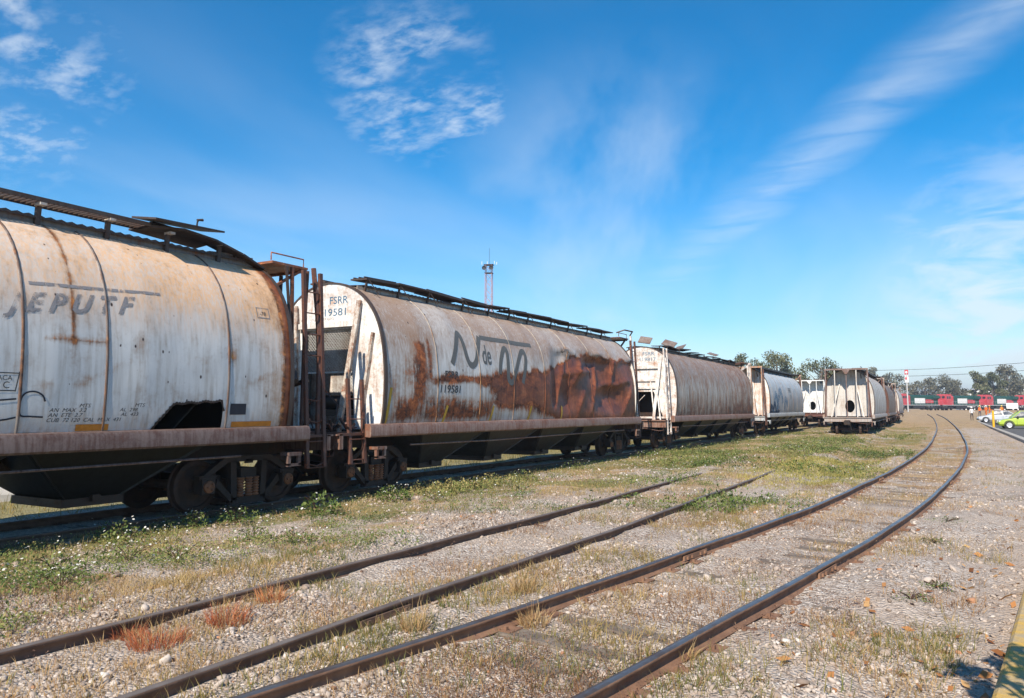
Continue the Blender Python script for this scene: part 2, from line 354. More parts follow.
GX, GY = np.meshgrid(gx, gy); GZ = gz(GX, GY)
def zones(x, y):
    n1 = fbm(x * .55 + 4, y * .55, 4); n2 = fbm(x * 1.4, y * 1.4 + 50, 4); n3 = fbm(x * .22 + 80, y * .16, 3)
    a = ax(LA, y); b = ax(LB, y); k = ax(KERB, y)
    far = ss(y, 13, 30)
    strip = ss(x, -11.2, -10.0) * ss(x, b - 1.1, b - 2.6)
    green = strip * (ss(n1, .42, .62) * .75 + .25 * ss(x, -8.6, -9.6)) + far * ss(x, a - .9, a - 1.6) * ss(n1, .38, .6) * .8
    green = np.maximum(green, ss(x, -12.8, -14) * .7)
    dry = strip * ss(n2, .46, .6) * .6 + far * .8 * ss(x, k - .5, k - 2.5) * ss(n2, .3, .55) * (1 - .7 * ss(x, a + .9, a + 1.5))
    dry = dry + ss(np.abs(x - a), 1.0, .5) * ss(y, 9, 20) * .5 * ss(n2, .42, .6)
    dry = dry + ss(np.abs(x - b), 1.0, .6) * ss(y, 6, 14) * .5 * ss(n2, .35, .6)
    dirt = ss(x, a + 1.6, a + 2.9) * (1 - .25 * ss(n1, .5, .7))
    p_ = 1 - .85 * pale(x, y); green = green * p_; dry = dry * p_
    farall = ss(y, 60, 100)
    green = green * (1 - farall) + farall * .35 * ss(n3, .4, .6); dry = np.maximum(dry, farall * .9)
    return np.clip(green, 0, 1), np.clip(dry, 0, 1), np.clip(dirt, 0, 1)
zg, zd, zt = zones(GX, GY)
nx_, ny_ = len(gx), len(gy)
ii = (np.arange(ny_ - 1)[:, None] * nx_ + np.arange(nx_ - 1)[None, :]).ravel()
GF = np.stack([ii, ii + 1, ii + 1 + nx_, ii + nx_], 1)
m, t, b = new_mat('trackside_ground'); MG = m
oc = nd(t, 'ShaderNodeTexCoord').outputs['Object']
ag = nd(t, 'ShaderNodeAttribute', attribute_name='green').outputs['Fac']; ad = nd(t, 'ShaderNodeAttribute', attribute_name='dry').outputs['Fac']; at_ = nd(t, 'ShaderNodeAttribute', attribute_name='dirt').outputs['Fac']
v1 = nd(t, 'ShaderNodeTexVoronoi', {'Vector': oc, 'Scale': 34.0}); v2 = nd(t, 'ShaderNodeTexVoronoi', {'Vector': oc, 'Scale': 80.0})
cs1 = nd(t, 'ShaderNodeSeparateColor', {0: v1.outputs['Color']}).outputs[0]; cs2 = nd(t, 'ShaderNodeSeparateColor', {0: v2.outputs['Color']}).outputs[1]
nA = noise(t, oc, .9, 8, .65); nB = noise(t, oc, 5, 7, .7); nC = noise(t, oc, 22, 5, .7)
grav = ramp(t, mth(t, 'MULTIPLY_ADD', cs1, .6, mth(t, 'MULTIPLY', cs2, .4)), [(.1, (0.158, 0.122, 0.099)), (.35, (0.338, 0.277, 0.226)), (.6, (0.472, 0.408, 0.344)), (.85, (0.705, 0.642, 0.578))])
dirtc = ramp(t, mth(t, 'MULTIPLY_ADD', nB, .55, mth(t, 'MULTIPLY', nC, .45)), [(.3, (0.248, 0.187, 0.141)), (.5, (0.435, 0.351, 0.282)), (.7, (0.592, 0.508, 0.425))])
dryc = ramp(t, mth(t, 'MULTIPLY_ADD', nB, .5, mth(t, 'MULTIPLY', nC, .5)), [(.3, (.19, .11, .06)), (.5, (.38, .26, .14)), (.68, (.50, .39, .23))])
grc = ramp(t, mth(t, 'MULTIPLY_ADD', nB, .5, mth(t, 'MULTIPLY', nC, .5)), [(.3, (0.065, 0.069, 0.017)), (.5, (0.198, 0.181, 0.052)), (.7, (0.361, 0.310, 0.112))])
nz = lambda at, k: sstep(t, mth(t, 'ADD', at, mth(t, 'MULTIPLY', mth(t, 'SUBTRACT', mth(t, 'MULTIPLY_ADD', nB, .6, mth(t, 'MULTIPLY', nC, .4)), .5), k)), .32, .62)
c = mixc(t, mth(t, 'MULTIPLY', sstep(t, nA, .38, .60), .7), grav, dirtc)
c = mixc(t, mth(t, 'MULTIPLY', nz(at_, .8), .8), c, dirtc)
c = mixc(t, mth(t, 'MULTIPLY', nz(ad, 1.3), .85), c, dryc)
c = mixc(t, mth(t, 'MULTIPLY', nz(ag, 1.3), .75), c, grc)
c = mixc(t, mth(t, 'MULTIPLY', sstep(t, noise(t, oc, .42, 6, .6), .52, .68), .42), c, (.17, .13, .10))      # old oil and damp
sock(t, b.inputs['Base Color'], c); b.inputs['Roughness'].default_value = .95; b.inputs['Specular IOR Level'].default_value = .1
hh = mth(t, 'ADD', mth(t, 'MULTIPLY', mth(t, 'SUBTRACT', 1.0, v1.outputs['Distance']), .9), mth(t, 'MULTIPLY', nC, .8))
bp = nd(t, 'ShaderNodeBump', {'Strength': 1.0, 'Distance': .03, 'Height': hh}); t.links.new(bp.outputs[0], b.inputs['Normal'])
g = np_mesh('ground', np.stack([GX.ravel(), GY.ravel(), GZ.ravel()], 1), GF, MG, {'green': zg.ravel(), 'dry': zd.ravel(), 'dirt': zt.ravel()}, True)
tag(g, 'pale gravel and dry dirt ground of the rail yard', 'ground', kind='structure')

# ------------------------------------------------------------------ railway tracks
SLEEPER = mat_plain('weathered_timber', (.20, .165, .13), .9, .45, 6, 0, .5, (.11, .085, .065))
m, t, b = new_mat('polished_rail_head'); POLISH = m
oc = nd(t, 'ShaderNodeTexCoord').outputs['Object']; n = noise(t, oc, 3, 6, .65)
sock(t, b.inputs['Base Color'], mixc(t, sstep(t, n, .4, .7), (.20, .19, .185), (.16, .105, .075))); b.inputs['Metallic'].default_value = .7
sock(t, b.inputs['Roughness'], mth(t, 'MULTIPLY_ADD', n, .25, .22))
DULL = mat_plain('dull_rail_head', (.13, .10, .085), .6, .4, 4, .3, .1, (.20, .17, .15))
RAILS = mat_plain('rusty_rail_side', (.16, .085, .052), .85, .4, 5, 0, .3, (.27, .15, .09))
RAILS2 = mat_plain('brown_rail_side', (.10, .058, .04), .85, .4, 5, 0, .3, (.17, .10, .068))
def make_track(name, label, L, top, side, y0, y1, z0, sleeper_to, seed):
    root = empty(name, (0, 0, 0), 0, label, 'railway track')
    ys = np.concatenate([np.arange(y0, 30, .35), np.arange(30, y1, 1.5)])
    cx = ax(L, ys); tx = np.gradient(cx, ys); nrm = np.sqrt(1 + tx ** 2); nxv, nyv = 1 / nrm, -tx / nrm
    prof = [(.034, -.006), (.028, 0), (-.028, 0), (-.034, -.006), (-.034, -.032), (-.010, -.040), (-.009, -.104), (-.055, -.116), (-.055, -.125), (.055, -.125), (.055, -.116), (.009, -.104), (.010, -.040), (.034, -.032)]
    for sg in (-1, 1):
        V = []; k = len(prof)
        rz = z0 + rise(ys) + .006 * np.sin(ys * .8 + sg + seed) + .004 * np.sin(ys * 2.1 + seed)
        for i in range(len(ys)):
            for (px, pz) in prof:
                o = sg * .7525 + px * .88 + .008 * math.sin(ys[i] * .55 + seed)
                V.append((cx[i] + nxv[i] * o, ys[i] + nyv[i] * o, rz[i] + pz))
        Fc = [];
        for i in range(len(ys) - 1):
            for j in range(k):
                Fc.append((i * k + j, i * k + (j + 1) % k, (i + 1) * k + (j + 1) % k, (i + 1) * k + j))
        o = np_mesh('rail', V, Fc, [side, top], None, False, root)
        o.data.polygons.foreach_set('material_index', np.tile(np.array([1, 1, 1] + [0] * (k - 3)), len(ys) - 1))
        bm = bmesh.new(); bm.from_mesh(o.data); bmesh.ops.recalc_face_normals(bm, faces=bm.faces[:]); bm.to_mesh(o.data); bm.free()
    rg = random.Random(seed); mes = []
    for q in range(4):                                   # four worn sleeper meshes shared by all
        mb = MB(); N = 9
        for i in range(N):
            x = -1.22 + 2.44 * i / (N - 1); wd = .115 + rg.uniform(-.012, .012); tz = rg.uniform(-.006, .006)
            mb.v += [(x, -wd, -.12), (x, wd, -.12), (x, wd, -.012 + tz), (x, wd - .015, tz), (x, .02 * rg.uniform(-1, 1), tz - .006), (x, -wd + .015, tz), (x, -wd, -.012 + tz)]
        for i in range(N - 1):
            for j in range(7): mb.f.append((i * 7 + j, i * 7 + (j + 1) % 7, i * 7 + 7 + (j + 1) % 7, i * 7 + 7 + j)); mb.m.append(0)
        mb.f += [tuple(range(7)), tuple(range(N * 7 - 1, N * 7 - 8, -1))]; mb.m += [0, 0]
        o = mb.build('sleeper', SLEEPER); mes.append(o.data); bpy.data.objects.remove(o)
    plates = MB(); y = max(y0, 1.4)
    while y < sleeper_to:
        x = float(ax(L, y)); tg = float(ax(L, y + .3) - ax(L, y - .3)) / .6
        s = link('sleeper', rg.choice(mes), root); s.location = (x, y, z0 - .129 + float(rise(y)) + rg.uniform(-.012, .004)); s.rotation_euler = (rg.uniform(-.01, .01), rg.uniform(-.008, .008), -math.atan(tg) + rg.uniform(-.05, .05))
        for sg in (-1, 1):
            M = Matrix.Rotation(-math.atan(tg), 3, 'Z'); c = Vector((x, y, z0 - .1235 + float(rise(y)))) + M @ Vector((sg * .7525, 0, 0))
            plates.box(c, (.30, .17, .012), M)
            for dx, dy in ((-.085, .05), (.085, -.05)): plates.box(c + M @ Vector((dx, dy, .018)), (.028, .028, .035), M)
        y += .58 + rg.uniform(-.05, .05)
    p = plates.build('tie_plates', side, root); p['kind'] = 'stuff'
    # splice bars at a few joints
    for jy in ((5.2, 16.0) if seed == 2 else (9.0, 21.0)):
        if jy < y1:
            for sg in (-1, 1):
                x = float(ax(L, jy)); tg = float(ax(L, jy + .3) - ax(L, jy - .3)) / .6; M = Matrix.Rotation(-math.atan(tg), 3, 'Z'); mb = MB()
                for e in (-1, 1):
                    mb.box(Vector((x, jy, z0 - .07)) + M @ Vector((sg * .7525 + e * .024, 0, 0)), (.022, .64, .055), M)
                    for by in (-.24, -.12, .12, .24): mb.box(Vector((x, jy, z0 - .07)) + M @ Vector((sg * .7525 + e * .043, by, 0)), (.022, .035, .035), M)
                mb.build('splice_bar', side, root)
    return root
make_track('railway_track', 'curving railway track with shiny blue-grey rail heads on the right', LA, POLISH, RAILS, -4, 160, 0, 42, 1)
make_track('railway_track', 'dull rusty railway track in the middle, half lost in weeds', LB, DULL, RAILS2, -4, 112, 0, 26, 2)
make_track('railway_track', 'shadowed railway track under the long row of hopper wagons', LC, DULL, RAILS2, -11, 108, -.05, 36, 3)

# ------------------------------------------------------------------ hopper wagons
HALF = catmull([(1.50, 1.28), (1.565, 1.6), (1.60, 2.15), (1.58, 2.7), (1.48, 3.28), (1.29, 3.73), (1.0, 4.08), (.66, 4.30), (.34, 4.41), (0, 4.45)], 8)
PROF = np.concatenate([HALF, (HALF * [-1, 1])[::-1][1:]])
PS = np.concatenate([[0], np.cumsum(np.linalg.norm(np.diff(PROF, axis=0), axis=1))])
_tg = np.gradient(PROF, PS, axis=0); PN = np.stack([_tg[:, 1], -_tg[:, 0]], 1); PN /= np.linalg.norm(PN, axis=1)[:, None]
def s_of_z(z): h = len(HALF); return float(np.interp(z, PROF[:h, 1], PS[:h]))
def surf(y, s, off=0.0, dent=None):
    """point on the barrel skin at length y and arc length s; off > 0 is outwards"""
    y = np.asarray(y, float); s = np.asarray(s, float)
    px = np.interp(s, PS, PROF[:, 0]); pz = np.interp(s, PS, PROF[:, 1]); qx = np.interp(s, PS, PN[:, 0]); qz = np.interp(s, PS, PN[:, 1])
    o = off - (dent(y, px, pz) if dent else 0.0)
    return np.stack([px + qx * o, y + 0 * s, pz + qz * o], -1)
def small_dent(seed):
    def f(y, x, z):
        a = fbm(y * .8 + seed, z * .9 + seed * 2 + (x < 0) * 40, 3)
        return .035 * (a - .5) + .012 * np.abs(np.sin(y * math.pi / 1.32)) * ss(z, 1.3, 2.2)
    return f
def barrel(parent, L, mat, seed, dent, rust, stain, dy=.09, hole=None):
    ys = np.arange(0, L + dy * .5, dy); ys[-1] = L
    n = 97; s = np.linspace(0, PS[-1], n)
    Y, S = np.meshgrid(ys, s, indexing='ij')
    if hole is not None:                                  # pull one grid line onto the torn upper edge of the hole
        ya, yb, top = hole; k0 = 4; c0 = [i for i in range(len(ys)) if ya <= ys[i] <= yb]
        for i in c0:
            st_ = s_of_z(float(top(ys[i]))); S[i, :k0 + 1] = np.linspace(0, st_, k0 + 1); S[i, k0:14] = np.linspace(st_, s[13], 14 - k0)
    V = surf(Y.ravel(), S.ravel(), 0, dent)
    i = (np.arange(len(ys) - 1)[:, None] * n + np.arange(n - 1)[None]).ravel(); Fc = np.stack([i, i + n, i + n + 1, i + 1], 1)
    if hole is not None:
        kk = Fc[:, 0] % n; cc = Fc[:, 0] // n; Fc = Fc[~((kk < k0) & (cc >= c0[0]) & (cc < c0[-1]))]
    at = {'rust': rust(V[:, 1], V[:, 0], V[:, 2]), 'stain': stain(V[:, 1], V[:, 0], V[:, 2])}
    return np_mesh('barrel', V, Fc, mat, at, True, parent)
def ribbon2d(pts, wd):
    """thick polyline in 2D -> quads (list of 4 points)"""
    P = [np.array(p, float) for p in pts]; L_, R_ = [], []
    for i, p in enumerate(P):
        a = P[min(i + 1, len(P) - 1)] - P[max(i - 1, 0)]; a /= np.linalg.norm(a) + 1e-9; nn = np.array([-a[1], a[0]])
        k = wd[i] / 2 if hasattr(wd, '__len__') else wd / 2
        L_.append(p + nn * k); R_.append(p - nn * k)
    return L_, R_
CUR = [None]                                             # skin of the wagon being lettered
def wrap_ribbon(name, pts, wd, mat, parent, y0, s0, off=.005, dent=None, sub=6):
    pts = catmull(pts, sub) if len(pts) > 2 else np.array([np.array(pts[0]) + (np.array(pts[1]) - np.array(pts[0])) * k / 8 for k in range(9)])
    L_, R_ = ribbon2d(pts, wd); A = np.array(L_ + R_); n = len(L_)
    V = surf(A[:, 0] + y0, A[:, 1] + s0, off, dent or CUR[0])
    return np_mesh(name, V, [(i, i + 1, n + i + 1, n + i) for i in range(n - 1)], mat, None, False, parent)
_txt = {}
def text_mesh(body, size, shear=0.0, sx=1.0, step=.1, bold=0.0):
    cu = bpy.data.curves.new('lettering', 'FONT'); cu.body = body; cu.size = size; cu.shear = shear; cu.offset = bold; cu.resolution_u = 3; cu.space_character = 1.0
    o = bpy.data.objects.new('lettering', cu); col.objects.link(o); dg = bpy.context.evaluated_depsgraph_get(); dg.update()
    me = bpy.data.meshes.new_from_object(o.evaluated_get(dg)); bpy.data.objects.remove(o); bpy.data.curves.remove(cu)
    bm = bmesh.new(); bm.from_mesh(me); z0 = min(v.co.y for v in bm.verts); z1 = max(v.co.y for v in bm.verts)
    h = z0 + step
    while h < z1:
        bmesh.ops.bisect_plane(bm, geom=bm.verts[:] + bm.edges[:] + bm.faces[:], plane_co=(0, h, 0), plane_no=(0, 1, 0)); h += step
    bmesh.ops.scale(bm, verts=bm.verts, vec=(sx, 1, 1)); bm.to_mesh(me); bm.free()
    return me
def side_text(body, y0, z0, size, mat, parent, shear=0, sx=1.0, bold=0.0, off=.005, slope=0.0, wear=None):
    me = text_mesh(body, size, shear, sx, .08, bold); n = len(me.vertices); co = np.empty(n * 3); me.vertices.foreach_get('co', co); co = co.reshape(-1, 3)
    V = surf(co[:, 0] + y0, co[:, 1] + s_of_z(z0) + slope * co[:, 0], off, CUR[0])
    me.vertices.foreach_set('co', V.astype(np.float32).ravel())
    if wear is not None:
        a = me.attributes.new('wear', 'FLOAT', 'POINT'); a.data.foreach_set('value', wear(V[:, 1], V[:, 2]).astype(np.float32))
    me.materials.clear(); me.materials.append(mat); me.update(); return link('lettering', me, parent)
def end_text(body, x0, z0, size, mat, parent, y=-.022, sx=1.0):
    me = text_mesh(body, size, 0, sx, 9); n = len(me.vertices); co = np.empty(n * 3); me.vertices.foreach_get('co', co); co = co.reshape(-1, 3)
    me.vertices.foreach_set('co', np.stack([x0 + co[:, 0], co[:, 0] * 0 + y, z0 + co[:, 1]], 1).astype(np.float32).ravel())
    me.materials.clear(); me.materials.append(mat); me.update(); return link('lettering', me, parent)
def seam(parent, y, mat, dent=None, wd=.045, th=.012, rust=None):
    n = 49; s = np.linspace(0.02, PS[-1] - .02, n); V = []
    for dy, o in ((-wd / 2, -.01), (-wd / 2 * .7, th), (wd / 2 * .7, th), (wd / 2, -.01)):
        V.append(surf(np.full(n, y + dy), s, o, dent))
    V = np.concatenate(V); Fc = [(k * n + i, k * n + i + 1, (k + 1) * n + i + 1, (k + 1) * n + i) for k in range(3) for i in range(n - 1)]
    return np_mesh('weld_seam', V, Fc, mat, {'rust': rust(V[:, 1], V[:, 0], V[:, 2])} if rust else None, True, parent)

# --- one truck (bogie), built once and copied: truck > side_frame, wheel, axle, spring, journal_cap
def build_truck():
    mb = MB(); mb.box((0, 0, .60), (2.10, .34, .17)); mb.box((0, 0, .71), (.7, .5, .08)); mb.box((0, -.42, .50), (1.55, .12, .14)); mb.box((0, .42, .50), (1.55, .12, .14))
    for sg in (-1, 1): mb.cyl((sg * .62, 0, .70), (sg * .62, 0, .79), .07, 10)
    tr = mb.build('truck', IRON)
    for sg in (-1, 1):
        f = MB(); x0, x1 = sg * .94, sg * 1.06
        def poly(p): f.prism(p, 'x', min(x0, x1), max(x0, x1))
        poly([(-.98, .46), (-.80, .60), (-.45, .80), (.45, .80), (.80, .60), (.98, .46), (.98, .58), (.72, .76), (.48, .90), (-.48, .90), (-.72, .76), (-.98, .58)])
        for e in (-1, 1):
            poly([(e * .70, .42), (e * .56, .30), (e * .34, .10), (e * .34, .22), (e * .52, .40), (e * .66, .54)][::1])
            poly([(e * .25, .16), (e * .37, .16), (e * .40, .82), (e * .28, .82)])
            f.box((sg * 1.0, e * .865, .44), (.20, .26, .26)); f.box((sg * 1.0, e * .865, .58), (.16, .34, .06))
        poly([(-.38, .08), (.38, .08), (.36, .20), (-.36, .20)])
        f.box((sg * 1.04, 0, .80), (.04, .16, .07))
        f.build('side_frame', IRON, tr)
        for e in (-1, 1):
            q = MB(); M = Matrix.Translation((sg * 1.10, e * .865, .43)) @ Matrix.Rotation(sg * R(90), 4, 'Y')
            q.lathe([(0.001, .055), (.06, .055), (.075, .045), (.10, .03), (.105, 0), (.105, -.05)], M, 14)
            for k in range(3):
                a = R(120 * k + 30); q.cyl(M @ Vector((.055 * math.cos(a), .055 * math.sin(a), .05)), M @ Vector((.055 * math.cos(a), .055 * math.sin(a), .078)), .017, 6)
            q.build('journal_cap', SPRING, tr, 40)
        for (dy, dx) in ((-.16, .03), (0, .05), (.16, .03), (-.16, -.06), (.16, -.06)):
            q = MB(); pr = []
            for k in range(7):
                h = .205 + k * .048; pr += [(.052, h), (.068, h + .010), (.072, h + .020), (.068, h + .030), (.050, h + .040)]
            q.lathe(pr, Matrix.Translation((sg * (1.0 + dx), dy, 0)), 12); q.build('spring', SPRING, tr, True)
    for e in (-1, 1):
        q = MB(); q.cyl((-1.0, e * .865, .43), (1.0, e * .865, .43), .075, 12); q.build('axle', WHEEL, tr, 40)
        for sg in (-1, 1):
            q = MB(); M = Matrix.Translation((sg * .735, e * .865, .43)) @ Matrix.Rotation(sg * R(90), 4, 'Y')
            q.lathe([(.075, .075), (.12, .075), (.135, .035), (.25, .005), (.335, .025), (.35, .06), (.415, .058), (.425, .05), (.43, -.045), (.455, -.062), (.455, -.085), (.36, -.09), (.34, -.04), (.14, -.045), (.12, -.09), (.075, -.09)], M, 40)
            q.build('wheel', WHEEL, tr, 45)
    return tr
TRUCK = build_truck(); TRUCK_KIDS = kids(TRUCK); _truck_used = [False]
def add_truck(parent, y):
    if not _truck_used[0]:
        _truck_used[0] = True; TRUCK.parent = parent; TRUCK.location = (0, y, 0); return TRUCK
    c = TRUCK.copy(); col.objects.link(c); c.parent = parent; c.location = (0, y, 0)
    for k in TRUCK_KIDS: q = k.copy(); col.objects.link(q); q.parent = c
    return c

def plate_with_hole(outer, holes, y0, y1, T):
    """outline (x, z) with openings, thickened from y0 to y1"""
    bm = bmesh.new(); es = []
    for loop in [outer] + holes:
        vs = [bm.verts.new((x, 0, z)) for x, z in loop]
        es += [bm.edges.new((vs[i], vs[(i + 1) % len(vs)])) for i in range(len(vs))]
    bmesh.ops.triangle_fill(bm, edges=es, use_beauty=True)
    r = bmesh.ops.extrude_face_region(bm, geom=bm.faces[:]); ev = [e for e in r['geom'] if isinstance(e, bmesh.types.BMVert)]; es_ = set(ev)
    for v in bm.verts: v.co.y = y1 if v in es_ else y0
    for v in bm.verts: v.co = Vector(T(*v.co))
    bmesh.ops.recalc_face_normals(bm, faces=bm.faces[:]); return bm
def bm_obj(bm, name, mat, parent):
    me = bpy.data.meshes.new(name); bm.to_mesh(me); bm.free(); me.materials.append(mat); return link(name, me, parent)

def wagon_end(root, L, far, style, M):
    """everything at one end of a wagon; y = 0 at the end sheet, negative outwards"""
    T = (lambda x, y, z: (x, L - y, z)) if far else (lambda x, y, z: (x, y, z))
    class TB(MB):
        def out(s, name, mat, parent=root, smooth=False):
            s.v = [T(*v) for v in s.v]; return s.build(name, mat, parent, smooth)
    outer = [(x * .999, z) for x, z in PROF[::2]]
    if style['hole'] == 'bay': hole = [(-.80, 1.28 + .02), (.80, 1.30), (.66, 3.42), (-.66, 3.42)]
    elif style['hole'] == 'low': hole = [(-.95, 1.30), (.95, 1.30), (.55, 2.45), (-.55, 2.45)]
    else: hole = [(.08 + .30 * math.cos(R(a)), 1.95 + .42 * math.sin(R(a))) for a in range(0, 360, 15)]
    if style['hole'] in ('bay', 'low'): outer = [(x, z) for x, z in outer]
    if style['hole'] in ('bay', 'low'):      # opening reaches the deck: lift it a hand's breadth so the plate stays one piece
        hole = [(x, max(z, 1.36)) for x, z in hole]
    o = bm_obj(plate_with_hole(outer, [hole], -.018, .012, T), 'end_sheet', M['end'], root)
    r = TB()                                                  # dark rim angle round the end sheet
    n = len(PROF)
    for i in range(0, n - 2, 2):
        a, c = PROF[i], PROF[i + 2]; na, nc = PN[i], PN[i + 2]
        r.add([(a[0] + na[0] * .018, -.035, a[1] + na[1] * .018), (c[0] + nc[0] * .018, -.035, c[1] + nc[1] * .018), (c[0] + nc[0] * .018, .06, c[1] + nc[1] * .018), (a[0] + na[0] * .018, .06, a[1] + na[1] * .018),
               (a[0] - na[0] * .02, -.035, a[1] - na[1] * .02), (c[0] - nc[0] * .02, -.035, c[1] - nc[1] * .02)], [(0, 1, 2, 3), (0, 4, 5, 1)])
    r.out('end_rim', M['rim'])
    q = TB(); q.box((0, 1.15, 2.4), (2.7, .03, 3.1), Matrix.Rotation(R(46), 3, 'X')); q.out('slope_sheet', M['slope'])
    q = TB(); q.box((0, 1.0, 1.92), (2.86, .03, 1.34)); q.out('light_block_plate', M['slope'])  # added plate stops daylight showing through the barrel, so the hole reads black
    # deck, end sill, coupler
    q = TB(); q.box((0, -.53, 1.20), (2.86, 1.12, .05)); q.out('end_deck', M['deck'])
    q = TB(); q.box((0, -1.12, 1.07), (2.9, .10, .30)); q.box((0, -1.16, 1.20), (2.9, .16, .03)); q.out('end_sill', M['sill'])
    q = TB(); q.box((0, -1.22, .86), (.34, .2, .34)); q.box((0, -1.36, .86), (.14, .34, .15)); q.box((-.05, -1.58, .86), (.26, .20, .26)); q.box((.10, -1.70, .86), (.10, .16, .24)); q.box((-.15, -1.66, .86), (.06, .14, .24))
    q.out('coupler', IRON)
    q = TB(); q.tube([(.15, -1.3, .78), (.22, -1.5, .55), (.25, -1.62, .42), (.24, -1.70, .40)], .022, 6); q.out('air_hose', DARK)
    q = TB(); q.tube([(1.38, -1.22, 1.0), (1.36, -1.25, .80), (1.18, -1.28, .78), (.25, -1.32, .92), (.12, -1.40, 1.0)], .014, 6); q.out('uncoupling_lever', M['deck'])
    # side ladder on the camera side and on the other side
    for sg in (1, -1):
        ya, yb = style.get('ladder', (-.42, -.84)); x = sg * 1.44
        q = TB()
        for yy in (ya, yb): q.bar((x, yy, .62), (x - sg * .16, yy + .05, style.get('ladtop', 4.30)), .075, .06, (1, 0, 0))
        lad = q.out('ladder', M['ladder'])
        for k in range(9):
            z = .70 + k * .40
            if z > style.get('ladtop', 4.30) - .1 or (sg == 1 and k in style.get('skip', ())): continue
            u = (z - .62) / 3.5; q = TB(); xx = x - sg * .16 * u
            sag = .05 if sg == 1 and k in style.get('bent', ()) else 0
            q.tube([(xx, ya + .05 * u, z), (xx + sg * .03, (ya + yb) / 2, z - sag), (xx, yb + .05 * u, z)], .013, 6); q.out('rung', M['ladder'], lad)
        q = TB(); q.tube([(x, ya, 1.02), (x, ya, .62), (x, yb, .62), (x, yb, 1.02)], .016, 6); q.out('sill_step', M['deck'])
    # roof-level crossover platform
    if style.get('crossover', True):
        q = TB(); q.box((0, -.52, 4.42), (1.9, .9, .045)); q.bar((-.9, -.97, 4.40), (.9, -.97, 4.40), .05, .09); q.out('crossover_platform', M['cross'])
        for sg in (-1, 1):
            q = TB(); q.bar((sg * .85, 0, 3.85), (sg * .85, -.88, 4.38), .05, .05); q.out('platform_brace', M['cross'])
        q = TB(); q.tube([(.9, -.08, 4.46), (.9, -.08, 4.60), (.9, -.90, 4.60), (.9, -.90, 4.46)], .014, 6); q.out('roof_handhold', M['cross'])
    # posts and braces of the end frame
    if style['frame'] == 'open':
        for sg in (-1, 1):
            q = TB(); q.bar((sg * .62, -.30, 1.2), (sg * .93, -.05, 4.0), .09, .07, (1, 0, 0)); q.bar((sg * .62, -.34, 1.2), (sg * .93, -.09, 4.0), .025, .12, (1, 0, 0)); q.out('end_brace', M['brace'])
            q = TB(); q.bar((sg * 1.07, -.08, 1.8), (sg * 1.30, -.04, 3.3), .10, .06, (1, 0, 0)); q.out('end_stiffener', M['brace'])
        q = TB(); q.box((0, -.06, 3.52), (1.6, .09, .12)); q.out('cross_beam', M['end'])
        q = TB()
        if style['hole'] == 'bay':
            for k in range(-14, 22):
                for dr in (-1, 1):
                    x0 = k * .075; pts = []
                    for z in np.linspace(2.5, 3.42, 12):
                        x = x0 + dr * (z - 2.5) - (.55 if dr > 0 else -.55) * .8
                        lim = .62 + (3.42 - z) * .10
                        if abs(x) < lim: pts.append((x, .02, z))
                    if len(pts) > 1: q.bar(pts[0], pts[-1], .008, .008)
            q.bar((-.75, .02, 2.49), (.75, .02, 2.49), .04, .04)
            q.out('wire_mesh_screen', M['mesh'])
            q = TB(); q.cyl((-.35, .35, 1.85), (.45, .35, 1.85), .16, 12); q.box((.1, .3, 1.62), (.9, .4, .12)); q.out('brake_cylinder', RUSTD, root, 40)
            q = TB(); q.tube([(-.2, -.2, 1.3), (-.5, -.1, 1.75), (-.1, .05, 2.1), (.4, -.1, 1.8), (.6, -.35, 1.45)], .02, 6); q.out('brake_pipe', M['deck'])
        else:
            for k, zz in enumerate((2.62, 2.95)):
                q = TB(); q.box((0, -.05, zz), (1.7, .07, .09)); q.out('cross_beam', M['end'])
            q = TB(); q.tube([(-.5, -.15, 1.3), (-.62, -.1, 1.8), (-.2, -.05, 2.35)], .018, 6); q.tube([(-.3, -.15, 1.3), (-.35, -.1, 1.8), (.15, -.05, 2.3)], .016, 6); q.tube([(-.1, -.2, 1.4), (-.3, -.2, 1.62), (-.62, -.2, 1.6), (-.7, -.2, 1.35), (-.4, -.2, 1.25)], .02, 6); q.out('brake_pipe', M['end'])
            for x in (.55, .8, 1.1):
                q = TB(); q.bar((x + .15, -.35, 1.22), (x - .12, -.06, 2.9), .06, .05, (1, 0, 0)); q.out('end_brace', M['brace'])
    else:                                                     # tall cage of posts standing on the deck
        zt = style.get('top', 4.42); w_ = 1.30
        for x in (-w_, -.72, .62, w_):
            q = TB(); q.bar((x, -1.04, 1.2), (x, -1.04, zt), .055 if abs(x) < 1 else .075, .06, (1, 0, 0)); q.out('cage_post', M['brace'] if abs(x) > 1 else M['end'])
        q = TB(); q.bar((-w_ - .05, -1.04, zt + .03), (w_ + .05, -1.04, zt + .03), .08, .10); q.out('cage_top_beam', M['brace'])
        for sg in (-1, 1):
            q = TB(); q.bar((sg * w_, -1.04, zt + .02), (sg * 1.02, .1, 4.0), .07, .07); q.out('cage_side_rail', M['brace'])
            q = TB(); q.bar((sg * 1.0, -.9, 1.22), (sg * .5, -.05, 3.55), .07, .06, (1, 0, 0)); q.out('end_brace', M['end'])
            q = TB(); q.bar((sg * .95, -.06, 1.3), (sg * .95, -.06, 3.4), .07, .06, (1, 0, 0)); q.out('end_stiffener', M['end'])
        q = TB(); q.prism([(-.24, zt - .02), (.24, zt - .02), (.05, zt - .30), (-.05, zt - .30)], 'y', -1.09, -.95); q.out('gusset', M['brace'])
        q = TB(); q.bar((0, -1.0, 1.22), (0, -1.0, zt - .3), .05, .05, (1, 0, 0)); q.out('brake_staff', M['brace'])
        q = TB(); q.box((0, -.55, zt + .06), (2.4, 1.0, .04)); q.out('crossover_platform', M['cross'])

